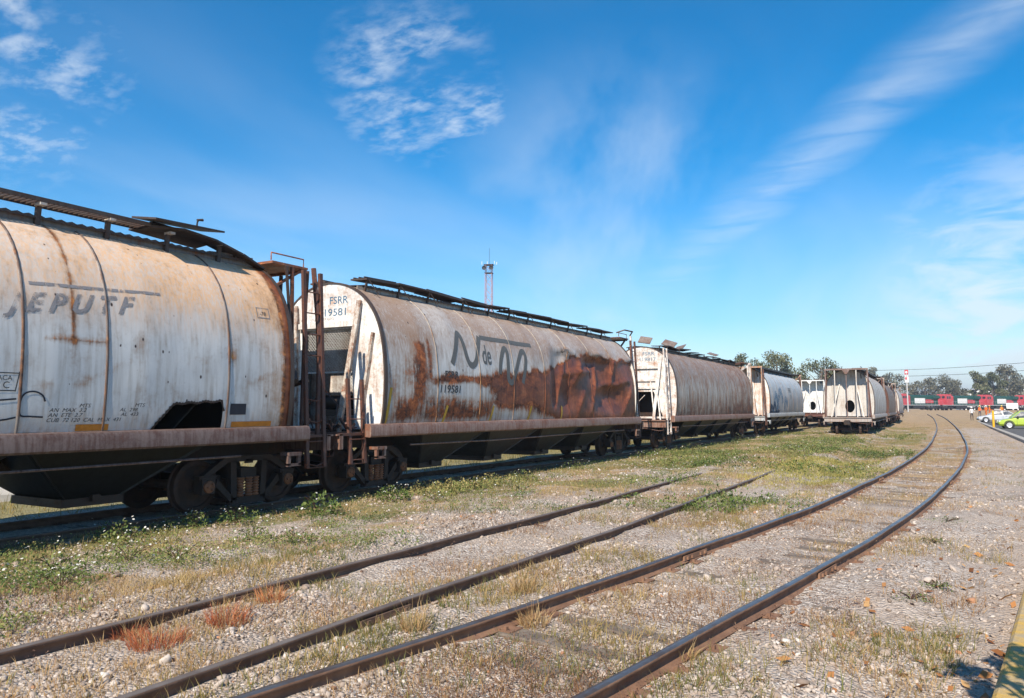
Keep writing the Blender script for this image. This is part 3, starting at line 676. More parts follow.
class RB(MB):
    def build(s, *a, **k):
        s.v = [(x, y, z + .05) for x, y, z in s.v]; return MB.build(s, *a, **k)
def roof_gear(root, L, style, M, seed):
    rg = random.Random(seed)
    for sg in (-1, 1):
        q = RB(); q.bar((sg * .66, .15, 4.20), (sg * .66, L - .15, 4.24), .02, .24); q.build('hatch_coaming', M['coam'], root)
    q = RB(); n = int((L - .6) / .075)                        # ribbed trough lid
    for k in range(n + 1):
        y = .3 + k * .075; up = .012 if k % 2 else -.012
        q.v += [(-.74, y, 4.35 + up), (0, y, 4.40 + up), (.74, y, 4.35 + up), (.74, y, 4.31), (-.74, y, 4.31)]
    for k in range(n):
        a, c = 5 * k, 5 * k + 5
        for i, j in ((0, 1), (1, 2), (2, 3), (4, 0)): q.f.append((a + i, a + j, c + j, c + i)); q.m.append(0)
    q.build('hatch_lid', M['lid'], root)
    if style == 'grating':
        stop = L - 2.35                                        # the far stretch has fallen to pieces
        for sg in (-1, 1):
            end = stop if sg > 0 else L - .4
            q = RB()
            for x in (.46, .84): q.bar((sg * x, .2, 4.56), (sg * x, end, 4.56), .025, .06)
            q.build('running_board', M['walk'], root)
            q = RB(); y = .25
            while y < end: q.box((sg * .65, y, 4.562), (.38, .022, .036)); y += .075
            g_ = q.build('grating_slats', M['walk'], root); g_['kind'] = 'stuff'
            y = .5
            while y < L - .6:
                q = RB(); q.bar((sg * .70, y, 4.06), (sg * .74, y, 4.53), .05, .07, (0, 1, 0)); b_ = q.build('board_bracket', M['walk'], root)
                q = RB(); q.box((sg * .79, y, 4.50), (.16, .09, .035)); q.build('bracket_cap', M['cap'], b_)
                y += 1.02
        # sagging tail of the walkway and loose sheets
        q = RB(); pts = [(.66, stop, 4.54), (.70, stop + .6, 4.60), (.72, stop + 1.2, 4.54), (.70, stop + 1.8, 4.40), (.62, stop + 2.35, 4.24)]
        for a, c in zip(pts, pts[1:]): q.bar(a, c, .36, .035)
        q.build('bent_running_board', M['walk'], root)
        for (y, x, z, rx, ry, ly) in ((stop + .55, .80, 4.68, 2.0, 9, 1.3), (stop + .8, .35, 4.60, -3, -5, 1.3)):
            q = RB(); q.box((x, y, z), (.62, ly, .03), Matrix.Rotation(R(rx), 3, 'X') @ Matrix.Rotation(R(ry), 3, 'Y')); q.build('loose_roof_sheet', M['cap2'], root)
        q = RB(); q.tube([(.9, stop + .8, 4.68), (.92, stop + .8, 4.80), (.92, stop + .9, 4.82)], .025, 6); q.build('broken_hook', M['walk'], root)
        for y, l_ in ((stop + 1.5, .5), (stop + 2.0, .4)):
            q = RB(); q.box((.48, y, 4.38), (.4, l_, .05), Matrix.Rotation(R(5), 3, 'X')); q.build('hatch_cover', M['coam'], root)
    elif style == 'panels':
        y = .25; k = 0
        while y < L - .5:
            ln = min(rg.choice((1.15, 1.3, 1.55)), L - .3 - y)
            for sg in (-1, 1):
                q = RB(); tilt = Matrix.Rotation(R(rg.uniform(-3, 3)), 3, 'Y') @ Matrix.Rotation(R(rg.uniform(-2.2, 2.2)), 3, 'X')
                q.box((sg * .60, y + ln / 2, 4.50 + rg.uniform(-.02, .04)), (.46, ln * .98, .035), tilt)
                for i in (-.15, 0, .15): q.box((sg * (.60 + i), y + ln / 2, 4.525 + .01), (.03, ln * .96, .03), tilt)
                q.build('roof_walk_panel', M['walk'], root)
                q = RB(); q.bar((sg * .66, y + .1, 4.04), (sg * .78, y + .1, 4.50), .035, .05, (0, 1, 0)); q.tube([(sg * .68, y + .1, 4.1), (sg * .92, y + .32, 4.16), (sg * .82, y + .1, 4.46)], .013, 5); q.build('board_bracket', M['walk'], root)
            y += ln; k += 1
    elif style == 'wreck':
        y = .25
        while y < L - .8:
            ln = min(rg.choice((1.1, 1.4, 1.8)), L - .3 - y)
            for sg in (-1, 1):
                if rg.random() < .2: continue
                q = RB(); tilt = Matrix.Rotation(R(rg.uniform(-9, 9)), 3, 'Y') @ Matrix.Rotation(R(rg.uniform(-4, 4)), 3, 'X')
                q.box((sg * .60, y + ln / 2, 4.46 + rg.uniform(-.05, .06)), (.44, ln * .97, .035), tilt); q.build('roof_walk_panel', M['walk'], root)
                q = RB(); q.bar((sg * .62, y + .1, 4.05), (sg * .74, y + .1, 4.44), .04, .05, (0, 1, 0)); q.build('board_bracket', M['walk'], root)
            y += ln
    else:
        for sg in (-1, 1):
            q = RB(); q.box((sg * .62, L / 2, 4.46), (.62, L + .8, .05)); q.bar((sg * .94, -.4, 4.42), (sg * .94, L + .4, 4.42), .03, .12); q.build('running_board', M['walk'], root)
        y = .6
        while y < L:
            for sg in (-1, 1):
                q = RB(); q.bar((sg * .85, y, 3.94), (sg * .88, y, 4.43), .04, .05, (0, 1, 0)); q.build('board_bracket', M['walk'], root)
            y += 1.5

def make_wagon(label, x, y, rz, L, M, seed, near, far, roof, dent=None, rust=None, stain=None, dy=.12, hole=None, seams=8, bays=4, seam_mat=None):
    root = empty('hopper_wagon', (x, y, -.05 + float(rise(y + L / 2))), rz, label, 'freight wagon', 'worn hopper wagons standing in the yard')
    dent = dent or small_dent(seed); CUR[0] = dent; zero = lambda y_, x_, z_: np.zeros_like(y_)
    barrel(root, L, M['body'], seed, dent, rust or zero, stain or zero, dy, hole)
    for yy in (seams if isinstance(seams, (list, tuple)) else [L * (k + .5) / seams + .1 * math.sin(seed * 3 + k * 2) for k in range(seams)]):
        seam(root, yy, seam_mat or SEAM, dent, rust=rust)
    for sg in (-1, 1):
        q = MB(); x0 = 1.46; p = [(x0, 1.14), (x0 + .13, 1.13), (x0 + .165, 1.16), (x0 + .165, 1.33), (x0 + .14, 1.385), (x0 + .06, 1.405), (x0, 1.40)]
        q.prism([(sg * a, c) for a, c in p], 'y', -.45, L + .45); q.build('side_sill', M['sill'], root, 25)
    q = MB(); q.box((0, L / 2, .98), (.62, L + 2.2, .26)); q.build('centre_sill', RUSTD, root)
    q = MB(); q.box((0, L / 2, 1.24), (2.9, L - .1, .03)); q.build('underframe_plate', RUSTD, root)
    for k in range(bays):
        yc = 2.95 + (L - 5.9) * k / (bays - 1); hl = (L - 5.6) / (bays - 1) / 2 * .95
        q = MB(); lo, hi = .40, 1.22
        P = [(-1.44, yc - hl, hi), (1.44, yc - hl, hi), (1.44, yc + hl, hi), (-1.44, yc + hl, hi), (-.62, yc - .42, lo), (.62, yc - .42, lo), (.62, yc + .42, lo), (-.62, yc + .42, lo)]
        q.add(P, [(0, 1, 2, 3), (7, 6, 5, 4), (0, 4, 5, 1), (1, 5, 6, 2), (2, 6, 7, 3), (3, 7, 4, 0)])
        for e in (-1, 1): q.bar((1.43, yc + e * hl * .98, 1.2), (.63, yc + e * .43, .42), .04, .05)
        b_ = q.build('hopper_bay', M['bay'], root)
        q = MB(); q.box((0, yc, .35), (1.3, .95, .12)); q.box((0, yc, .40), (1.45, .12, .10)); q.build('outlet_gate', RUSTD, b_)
    q = MB(); q.tube([(1.5, 1.0, .93), (1.52, L * .3, .90), (1.5, L * .7, .92), (1.5, L - 1, .93)], .018, 5); q.build('brake_rod', M['sill'], root)
    add_truck(root, .42); add_truck(root, L - .42)
    wagon_end(root, L, False, near, M); wagon_end(root, L, True, far, M)
    roof_gear(root, L, roof, M, seed)
    for yy in (-.1, L + .1):                                  # jacking pads below the sill
        for sg in (-1, 1):
            q = MB(); q.box((sg * 1.52, yy, .91), (.22, .30, .06)); q.box((sg * 1.58, yy - .12, .80), (.06, .06, .18)); q.box((sg * 1.58, yy + .12, .80), (.06, .06, .18)); q.box((sg * 1.58, yy, .72), (.06, .30, .05)); q.build('jacking_pad', M['sill'], root)
    return root

# --- the individual wagons ---------------------------------------------------------------
def base_mats(**k):
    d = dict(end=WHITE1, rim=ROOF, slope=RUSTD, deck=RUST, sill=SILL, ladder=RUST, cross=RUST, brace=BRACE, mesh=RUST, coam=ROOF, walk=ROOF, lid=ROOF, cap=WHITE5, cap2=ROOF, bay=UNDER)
    d.update(k); return d
CX = -11.65
# nearest wagon, partly out of frame on the left
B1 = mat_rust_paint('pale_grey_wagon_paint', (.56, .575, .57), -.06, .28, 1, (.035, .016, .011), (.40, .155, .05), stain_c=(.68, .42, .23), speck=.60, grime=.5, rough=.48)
L1 = 14.71
def rust1(y, x, z):
    r = .9 * ss(y, L1 - .30, L1 - .05) + .16 * ss(y, L1 - .9, L1 - .3) + .1 * ss(z, 3.9, 4.3) + .55 * np.exp(-((y - 10.79) / .035) ** 2) * ss(z, 2.2, 2.9)
    r = r + .45 * np.exp(-((y - 13.42) / .10) ** 2 - ((z - 2.55) / .18) ** 2) + .4 * np.exp(-((z - 2.62) / .012) ** 2) * (y > 10.4) * (y < 11.3)
    for yy, zz in ((10.5, 2.02), (11.0, 2.08), (11.35, 2.25), (12.1, 1.72), (14.0, 2.2)): r = r + .30 * np.exp(-((y - yy) / .22) ** 2 - ((z - zz - .4 * (y - yy)) / .05) ** 2)
    return r + .13 * ss(z, 1.5, 1.32)
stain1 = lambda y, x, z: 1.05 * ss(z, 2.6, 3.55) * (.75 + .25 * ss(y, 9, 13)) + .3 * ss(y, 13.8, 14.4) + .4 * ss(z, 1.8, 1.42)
hole1 = (11.97, 13.28, lambda y: 1.31 + .47 * ss(y, 11.97, 12.45) ** .6 * ss(y, 13.32, 13.24) + .03 * ss(y, 12.5, 13.1) + .012 * np.sin(y * 23))
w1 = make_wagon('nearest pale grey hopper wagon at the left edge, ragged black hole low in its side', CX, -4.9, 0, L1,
                base_mats(body=B1, slope=DARK, end=WHITE1, cross=mat_rust_paint('orange_rusty_walkway', (.22, .12, .09), .10, .2, 19, (.05, .02, .014), (.44, .15, .06), scale=2.0), bay=UNDER, coam=mat_rust_paint('grey_coaming', (.21, .20, .185), -.02, .4, 23, grime=.6)), 1,  # slope sheet near-black: the shade inside the hole is put into its colour
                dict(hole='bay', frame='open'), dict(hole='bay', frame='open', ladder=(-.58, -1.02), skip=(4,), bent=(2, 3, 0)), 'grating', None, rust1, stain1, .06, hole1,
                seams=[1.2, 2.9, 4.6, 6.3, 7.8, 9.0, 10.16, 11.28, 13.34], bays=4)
wear1 = lambda y, z: .10 + .12 * np.sin(y * 5)
side_text('J E P U T F', 9.98, 2.93, .36, LETTERF, w1, .45, 1.02, .012, .006, .085)
wrap_ribbon('lettering_bar', [(0, 0), (1.9, .10)], .045, LETTERF, w1, 10.25, s_of_z(3.33))
for pts in ([(9.62, 2.15), (10.14, 2.15)], [(10.14, 2.17), (10.10, 1.92)], [(9.62, 1.93), (10.11, 1.93)]):
    wrap_ribbon('plate_outline', [(a, s_of_z(c)) for a, c in pts], .014, LETTER, w1, 0, 0)
side_text('PLACA', 9.80, 2.06, .085, LETTER, w1); side_text('C', 9.95, 1.96, .12, LETTER, w1)
for pts in ([(9.80, 1.92), (9.83, 1.58), (9.98, 1.57), (10.13, 1.60)], [(9.8, 1.80), (10.12, 1.83)], [(10.46, 1.60), (10.30, 1.61), (10.18, 1.63), (10.17, 1.80), (10.22, 1.90), (10.33, 1.925), (10.43, 1.88), (10.47, 1.80)]):
    wrap_ribbon('graffiti_stroke', [(a, s_of_z(c)) for a, c in pts], .022, SPRAY, w1, 0, 0, .007)
for i, (y, z, tx) in enumerate([(10.92, 1.66, 'MTS'), (10.53, 1.60, 'AN  MAX  3.2'), (10.52, 1.535, 'AN  ETE  2.7'), (10.50, 1.47, 'CUB  72 120  CAL  MAX  431'), (11.72, 1.67, 'MTS'), (11.50, 1.605, 'AL  298'), (11.52, 1.54, 'AL  433')]):
    side_text(tx, y, z + .065, .072, LETTER, w1, .3, 1.15)
for y0, y1_ in ((10.90, 11.36), (13.45, 14.30)):
    wrap_ribbon('reflector_strip', [(y0, s_of_z(1.455)), (y1_, s_of_z(1.455))], .09, ORANGE, w1, 0, 0, .007)
wrap_ribbon('dark_decal', [(13.40, s_of_z(1.70)), (13.72, s_of_z(1.70))], .18, SPRAY, w1, 0, 0, .008)
yy_ = np.linspace(11.98, 13.27, 24)
wrap_ribbon('torn_edge', [(float(v), s_of_z(float(hole1[2](v))) + .012) for v in yy_], [.035 + .02 * math.sin(i * 2.3) for i in range(len(yy_) * 3)][:(len(yy_) - 1) * 3 + 1], RUSTD, w1, 0, 0, .010, None, 3)
for pts in ([(14.0, 3.44), (14.26, 3.44)], [(14.0, 3.27), (14.26, 3.27)], [(14.0, 3.26), (14.0, 3.45)], [(14.26, 3.26), (14.26, 3.45)]):
    wrap_ribbon('plate_outline', [(a, s_of_z(c)) for a, c in pts], .014, LETTERF, w1, 0, 0)
side_text('-78', 14.05, 3.31, .10, LETTER, w1, .2, 1.0)

for k, pts in enumerate((((1.30, 14.95, 1.3), (1.22, 15.05, 2.6), (1.10, 14.98, 4.35)), ((.95, 15.35, 1.25), (1.05, 15.25, 2.3), (.80, 15.45, 3.2), (.92, 15.3, 4.4)), ((.6, 15.2, 1.25), (.72, 15.3, 2.0), (1.2, 15.5, 2.25)), ((1.42, 15.1, 1.15), (1.2, 15.55, 1.5), (.8, 15.75, 1.35)), ((.35, 15.0, 2.2), (.5, 15.35, 3.1), (.42, 15.5, 4.3)), ((1.36, 15.62, 1.2), (1.30, 15.66, 3.0), (1.18, 15.6, 4.4)), ((.1, 15.1, 1.25), (.25, 15.3, 2.6), (.1, 15.4, 4.4)), ((1.0, 15.0, 3.4), (.4, 15.3, 2.9), (-.2, 15.4, 2.2)), ((1.35, 15.05, 2.2), (.9, 15.4, 2.4), (.3, 15.5, 1.9)), ((1.25, 15.3, 1.3), (1.12, 15.45, 2.9), (1.28, 15.35, 4.3)), ((-.4, 15.1, 1.3), (-.2, 15.3, 2.8), (-.5, 15.3, 4.2)))):
    q = MB(); q.tube([tuple(c) for c in catmull(pts, 5)], .030 + .010 * (k % 3), 6); q.build('bent_end_bar', RUST if k % 2 else RUSTD, w1)

# second wagon: big crumpled rust dent
B2 = mat_rust_paint('stained_white_wagon_paint', (.58, .58, .56), -.045, .34, 2, (.045, .017, .011), (.32, .10, .035), stain_c=(.34, .24, .175), speck=.45, grime=.55, rough=.42)
L2 = 14.75
CREASE = [((8.05, 1.7), (9.0, 3.35), .12, .10), ((9.3, 2.5), (10.2, 3.4), .10, .09), ((10.7, 1.6), (11.6, 3.35), .13, .10), ((12.4, 2.3), (13.0, 3.4), .11, .08), ((8.2, 2.75), (11.4, 3.05), .10, .07), ((11.2, 2.45), (14.6, 2.75), .10, .08), ((13.4, 1.5), (14.5, 2.6), .10, .09), ((9.6, 1.5), (10.3, 2.4), .08, .08)]
def dent2(y, x, z):
    side = ss(x, .2, .8); yw = y + .25 * (fbm(y * 1.1, z * 1.6, 2) - .5); zw = z + .18 * (fbm(y * 1.3 + 9, z * 1.6, 2) - .5)
    u = ss(y, 7.6, 9.0) * (1 - .55 * ss(y, 13.2, 14.7)); win = ss(z, 1.36, 2.2) * ss(z, 3.62, 3.30)
    d = u * win * (.16 + .10 * np.sin(y * 1.5 + z) + .16 * (fbm(y * .5 + 2, z * .6, 2) - .4))
    for (y0, z0), (y1_, z1), A, w_ in CREASE:                 # sharp folds of the buckled plate
        dy_, dz_ = y1_ - y0, z1 - z0; ln = dy_ * dy_ + dz_ * dz_; tt = np.clip(((yw - y0) * dy_ + (zw - z0) * dz_) / ln, 0, 1)
        ds = np.hypot(yw - y0 - tt * dy_, zw - z0 - tt * dz_); d = d - A * np.exp(-ds / w_) * np.sin(np.pi * np.clip(tt * .9 + .05, 0, 1)) * 1.1
    lip = np.exp(-np.abs(z - 3.44 - .07 * np.sin(y * 2.3) - .03 * np.sin(y * 6.1)) / .07) * ss(y, 8.0, 9.2)
    d = d - .09 * lip * ss(x, .5, 1.1)
    d = d + .10 * np.exp(-((y - 8.0) / .22) ** 2) * ss(z, 1.6, 2.0) * ss(z, 3.3, 2.6)
    return side * d + small_dent(2)(y, x, z)
def rust2(y, x, z):
    n = fbm(y * .9, z * 1.4, 4) - .5; n2 = fbm(y * 2.2 + 7, z * 3.0, 3) - .5
    sd = ss(x, .1, .7)
    zt = np.interp(y, [3.9, 4.3, 6.2, 7.4, 8.6, 10.2, 14.7], [1.6, 2.60, 2.66, 2.85, 3.12, 3.40, 3.52]) + .25 * n; zb = np.interp(y, [4, 6.5, 8, 9], [1.75, 1.55, 1.3, 1.1])
    r = (.72 + .25 * ss(y, 6.5, 9)) * ss(z + n2 * .35, zt + .13, zt - .13) * ss(z + n * .5, zb - .1, zb + .3) * ss(y + n2, 3.8, 4.6) * sd
    r = np.maximum(r, .16 * ss(y, 7, 9) * ss(z, 3.9, 3.5) * sd)
    r = np.maximum(r, .60 * ss(y, .9, 2.2) * ss(z + n2 * .3, 2.24, 2.38) * ss(z + n2 * .3, 2.58, 2.46) * sd)
    r = np.maximum(r, .50 * np.exp(-((y - 1.25 - .1 * (z - 2.6)) / .30) ** 2) * ss(z, 1.5, 2.0) * ss(z, 3.45, 3.05) * sd)
    r = np.maximum(r, .42 * np.exp(-((y - 1.62) / .10) ** 2) * ss(z, 2.0, 2.5) * ss(z, 3.5, 3.2) * sd)
    r = np.maximum(r, (.42 + 1.0 * n) * ss(z, 2.10, 1.84) * ss(z, 1.36, 1.62) * ss(y, .0, .7) * ss(y, 5.0, 3.6) * sd)
    r = np.maximum(r, .62 * ss(y, 3.4, 3.8) * ss(y, 4.7, 4.2) * ss(z + n2 * .3, 2.66, 2.46) * ss(z, 2.2, 2.38))
    return r + .16 * ss(z, 1.48, 1.3) + .10 * ss(z, 3.2, 1.8) * sd + .08 * ss(y, 2.4, .2)
def stain2(y, x, z): 
    return 1.1 * ss(z, 2.6, 3.5) * (.5 + .5 * ss(fbm(y * .5, z * .5, 3), .35, .6)) + .35 * ss(y, 2.5, 1.0) * ss(z, 2.5, 3.0) + .2 * ss(y, 5, 8) + .25 * ss(z, 2.2, 1.5) + .08
w2 = make_wagon('white hopper wagon with large charcoal N de M lettering and a crumpled rust-red dent', CX, 12.4, 0, L2,
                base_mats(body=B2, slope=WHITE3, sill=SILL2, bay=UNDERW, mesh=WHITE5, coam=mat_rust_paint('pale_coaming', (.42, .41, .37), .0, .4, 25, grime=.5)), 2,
                dict(hole='bay', frame='open', crossover=False, ladtop=2.3), dict(hole='bay', frame='open', ladder=(-.35, -.8)), 'panels', dent2, rust2, stain2, .06,
                seams=[1.9, 3.72, 5.45, 7.3, 9.1, 10.9, 12.7], bays=4, seam_mat=SEAMW)
sz = s_of_z
wr2 = lambda n_, p, w_, mt: wrap_ribbon(n_, [(a, sz(c)) for a, c in p], w_, mt, w2, 0, 0, .007, None, 10)
wr2('letter_n', [(2.50, 2.76), (2.66, 3.02), (2.84, 3.36), (2.98, 3.54), (3.08, 3.44), (3.14, 3.2), (3.20, 2.95), (3.30, 2.80), (3.46, 2.78), (3.62, 2.92), (3.76, 3.2), (3.94, 3.54)], .155, LETTERN)
wr2('letter_m', [(4.72, 2.62), (4.82, 2.95), (4.98, 3.22), (5.12, 3.30), (5.20, 3.18), (5.17, 2.85), (5.14, 2.55), (5.22, 2.42), (5.36, 2.42), (5.52, 2.62), (5.80, 3.02), (6.02, 3.26), (6.18, 3.28), (6.22, 3.1), (6.12, 2.8), (5.98, 2.5), (5.94, 2.40)], .155, LETTERN)
wr2('lettering_bar', [(3.98, 3.52), (6.72, 3.50)], .12, LETTERN)
side_text('de', 3.88, 2.84, .72, LETTERN, w2, .12, .66, .012)
side_text('FSRR', 2.18, 2.44, .21, LETTER, w2, 0, 1.25, .004); side_text('119581', 1.94, 2.08, .25, LETTER, w2, .12, 1.22, .004)
side_text('AL  298', 1.6, 1.78, .07, LETTER, w2); side_text('Una', 8.7, 3.44, .26, LETTERN, w2, .2, 1.2, 0, .012)
for y in (.06, 2.15, 4.25, 6.3, 8.4):
    wrap_ribbon('yellow_marker', [(y, sz(1.38)), (y + .16, sz(1.78) if y > .1 else sz(2.15))], .085, YELLOWM, w2, 0, 0, .006 if y < 7 else .02)
end_text('FSRR', .02, 3.98, .23, LETTERB, w2, -.022, 1.1); end_text('119581', -.30, 3.72, .23, LETTERB, w2, -.022, 1.25)
end_text('CAP    NEGRA  CILINDRO', -.80, 3.63, .085, LETTERF, w2); end_text('PRUEBA   Y   RECARGAR', -.55, 3.53 + .055, .05, LETTERF, w2)
q = MB(); q.tube([(.75, L2 + .2, 4.62), (1.05, L2 + .3, 4.72), (1.15, L2 + .9, 4.70), (1.0, L2 + 1.0, 4.55)], .03, 6); q.build('bent_handrail', ROOF, w2)
q = MB(); q.bar((1.42, L2 + .62, 1.2), (1.20, L2 + .55, 4.5), .07, .06, (1, 0, 0)); q.build('end_post', WHITE3, w2)
for k in range(7):                                            # battered brake gear heaped on the near deck
    q = MB(); rg = random.Random(40 + k); p = Vector((1.05 + rg.uniform(-.25, .3), -.75 + rg.uniform(-.35, .35), 1.25 + rg.uniform(0, .12)))
    q.tube([p + Vector((rg.uniform(-.2, .2), rg.uniform(-.3, .3), rg.uniform(0, .2))), p, p + Vector((rg.uniform(-.2, .2), rg.uniform(-.3, .3), rg.uniform(0, .3)))], rg.uniform(.02, .05), 7); q.build('bent_brake_rod', RUSTD if k % 2 else RUST, w2)

# third wagon: brown run-off all over
B3 = mat_rust_paint('brown_streaked_wagon_paint', (.50, .50, .47), .035, .40, 7, (.07, .032, .022), (.21, .095, .06), stain_c=(.20, .135, .105), speck=.3, grime=.5, drip=.75)
rust3 = lambda y, x, z: .18 * ss(z, 2.6, 1.5) + .12 * ss(y, 6, 13)
stain3 = lambda y, x, z: .95 * ss(z, 2.4, 3.4)
w3 = make_wagon('brown streaked hopper wagon with rust-pocked white end, third along the row', CX, 32.2, 0, 14.75,
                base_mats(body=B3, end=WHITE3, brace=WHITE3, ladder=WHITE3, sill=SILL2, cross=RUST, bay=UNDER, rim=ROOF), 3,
                dict(hole='low', frame='open', crossover=False), dict(hole='low', frame='cage'), 'wreck', None, rust3, stain3, .12, seams=9)
end_text('FSRR', .05, 4.05, .22, LETTERB, w3, -.022, 1.2); end_text('119817', -.12, 3.80, .22, LETTERB, w3, -.022, 1.2)
HATCH = mat_rust_paint('grey_brown_hatch', (.24, .20, .17), .03, .2, 44, (.05, .025, .018), (.2, .1, .065), grime=.5)
for (x, y, z, rx, ry, wd, ln) in ((.10, .25, 4.76, 36, 12, .55, .5), (.55, 2.3, 4.74, 22, 20, .6, .7), (.35, 4.6, 4.72, 22, -14, .5, .6), (.6, 9.8, 4.70, 10, 18, .5, .6)):
    q = MB(); q.box((x, y, z), (wd, ln, .035), Matrix.Rotation(R(rx), 3, 'X') @ Matrix.Rotation(R(ry), 3, 'Y')); q.build('open_hatch_cover', HATCH, w3)
# fourth wagon: pale blue-white with sprayed corner
B4 = mat_rust_paint('pale_blue_white_wagon_paint', (.52, .56, .58), -.07, .35, 11, stain_c=(.42, .42, .40), speck=.1, grime=.4)
w4 = make_wagon('pale blue-white hopper wagon with blue graffiti and orange-rusted end', CX, 52.4, 0, 13.6,
                base_mats(body=B4, end=WHITE4, brace=mat_rust_paint('orange_rust_frame', (.5, .42, .36), .1, .3, 30, (.16, .06, .03), (.5, .2, .07)), sill=mat_rust_paint('bluish_sill', (.45, .50, .53), -.02, .3, 31), bay=UNDER, cross=ROOF), 4,
                dict(hole='round', frame='cage', top=4.40), dict(hole='round', frame='cage'), 'plain', None, lambda y, x, z: .1 * ss(z, 1.6, 1.3), lambda y, x, z: .4 * ss(z, 3.2, 4.0), .16, seams=7, seam_mat=SEAMW)
BLUEG = mat_worn('blue_spray', (.07, .18, .30), .50, 9); DKG = mat_worn('dark_blue_spray', (.015, .04, .08), .62, 12)
for pts, wd, mt in (([(.5, 1.5), (1.4, 2.0), (2.1, 2.7), (2.6, 2.0), (3.2, 1.6)], .5, BLUEG), ([(.1, 1.4), (.5, 1.9), (1.1, 1.6), (1.6, 2.1), (2.2, 1.45)], .3, DKG), ([(2.4, 1.6), (3.2, 2.6), (4.1, 2.9), (4.6, 2.1)], .55, BLUEG), ([(4.9, 1.7), (5.6, 2.4), (6.4, 2.0)], .45, BLUEG), ([(.2, 1.45), (1.8, 1.42), (3.4, 1.5)], .2, DKG)):
    wrap_ribbon('graffiti_stroke', [(a, sz(c)) for a, c in pts], wd, mt, w4, 0, 0, .012)
side_text('FSRR', 7.2, 2.9, .5, LETTERN, w4); side_text('119', 7.4, 2.4, .5, LETTERN, w4)
# white wagon at the end of the row
B6 = mat_rust_paint('white_wagon_paint', (.74, .75, .74), -.06, .3, 13, grime=.2)
w5 = make_wagon('clean white hopper wagon end with dark brown sill, farthest of the long row', CX + .25, 80.0, 0, 12.5,
                base_mats(body=B6, end=WHITE6, brace=WHITE6, ladder=WHITE6, sill=mat_rust_paint('maroon_sill', (.13, .06, .05), .0, .3, 33), cap=WHITE6, cross=WHITE6), 5,
                dict(hole='round', frame='cage', top=4.36), dict(hole='round', frame='cage'), 'plain', None, None, None, .2, seams=5)
# three wagons on the middle track
B7 = mat_rust_paint('dusty_white_wagon_paint', (.54, .52, .48), -.045, .45, 15, (.1, .04, .022), (.3, .13, .06), stain_c=(.38, .33, .28), speck=.15, grime=.45)
w6 = make_wagon('dusty white hopper wagon with cage end and oval hole, front of the middle track', -5.42, 53.8, R(.7), 14.2,
                base_mats(body=B7, end=WHITE5, brace=mat_rust_paint('rusty_cage', (.26, .20, .18), .05, .3, 35, (.06, .032, .025), (.19, .10, .07)), sill=mat_rust_paint('dusty_sill', (.36, .33, .31), .0, .3, 36), cross=ROOF), 6,
                dict(hole='round', frame='cage', top=4.40), dict(hole='round', frame='cage'), 'plain', None, lambda y, x, z: .25 * ss(y, .6, 0), lambda y, x, z: .5 * ss(z, 3.0, 4.0), .2, seams=7)
B8 = mat_rust_paint('dark_brown_wagon_paint', (.19, .155, .13), .02, .4, 16, (.05, .03, .022), (.16, .09, .06), stain_c=(.13, .10, .085), grime=.5, drip=.3)
w7 = make_wagon('dark brown hopper wagon between the two white ones on the middle track', -5.64, 72.2, R(.8), 14.2, base_mats(body=B8, end=RUST, sill=SILL), 7,
                dict(hole='round', frame='cage'), dict(hole='round', frame='cage'), 'plain', None, None, None, .3, seams=6)
B9 = mat_rust_paint('greyish_white_wagon_paint', (.56, .56, .54), -.05, .4, 18, stain_c=(.42, .40, .36), grime=.4)
w8 = make_wagon('greyish white hopper wagon at the back of the middle track', -5.72, 90.8, R(.9), 14.2, base_mats(body=B9, end=WHITE5, sill=SILL), 8,
                dict(hole='round', frame='cage'), dict(hole='round', frame='cage'), 'plain', None, None, None, .3, seams=6)
for q_ in (w6, w7, w8): q_.scale = (.95, 1, .95)

# ------------------------------------------------------------------ loose stones and plants
LEAFG = mat_leaf('weed_leaf', [(0, (.05, .08, .02)), (.4, (.115, .17, .042)), (.75, (.22, .25, .075)), (1, (.36, .30, .12))])
GRASSM = mat_leaf('mixed_grass', [(0, (.10, .12, .03)), (.35, (.20, .19, .055)), (.65, (.36, .26, .10)), (1, (.50, .36, .16))])
DRYM = mat_leaf('dry_straw', [(0, (.16, .075, .035)), (.35, (.33, .19, .085)), (.7, (.50, .33, .15)), (1, (.62, .47, .25))])
REDM = mat_leaf('red_grass', [(0, (.22, .05, .03)), (.4, (.42, .12, .055)), (.8, (.58, .24, .10)), (1, (.6, .36, .16))])
TWIGM = mat_leaf('brown_weed', [(0, (.08, .042, .03)), (.5, (.21, .115, .075)), (1, (.34, .21, .13))])
FLOWM = mat_leaf('white_petal', [(0, (.75, .74, .68)), (1, (.82, .80, .74))])
m, t, b = new_mat('ballast_stone'); STONE = m
tn = nd(t, 'ShaderNodeAttribute', attribute_name='tint').outputs['Fac']; oc = nd(t, 'ShaderNodeTexCoord').outputs['Object']
c = ramp(t, tn, [(0, (.13, .10, .08)), (.25, (.27, .21, .17)), (.55, (.41, .34, .28)), (.8, (.54, .47, .41)), (.93, (.66, .61, .55)), (1, (.42, .20, .10))])
sock(t, b.inputs['Base Color'], mixc(t, mth(t, 'MULTIPLY', noise(t, oc, 45, 3), .5), c, (.27, .21, .16))); b.inputs['Roughness'].default_value = .95; b.inputs['Specular IOR Level'].default_value = .15

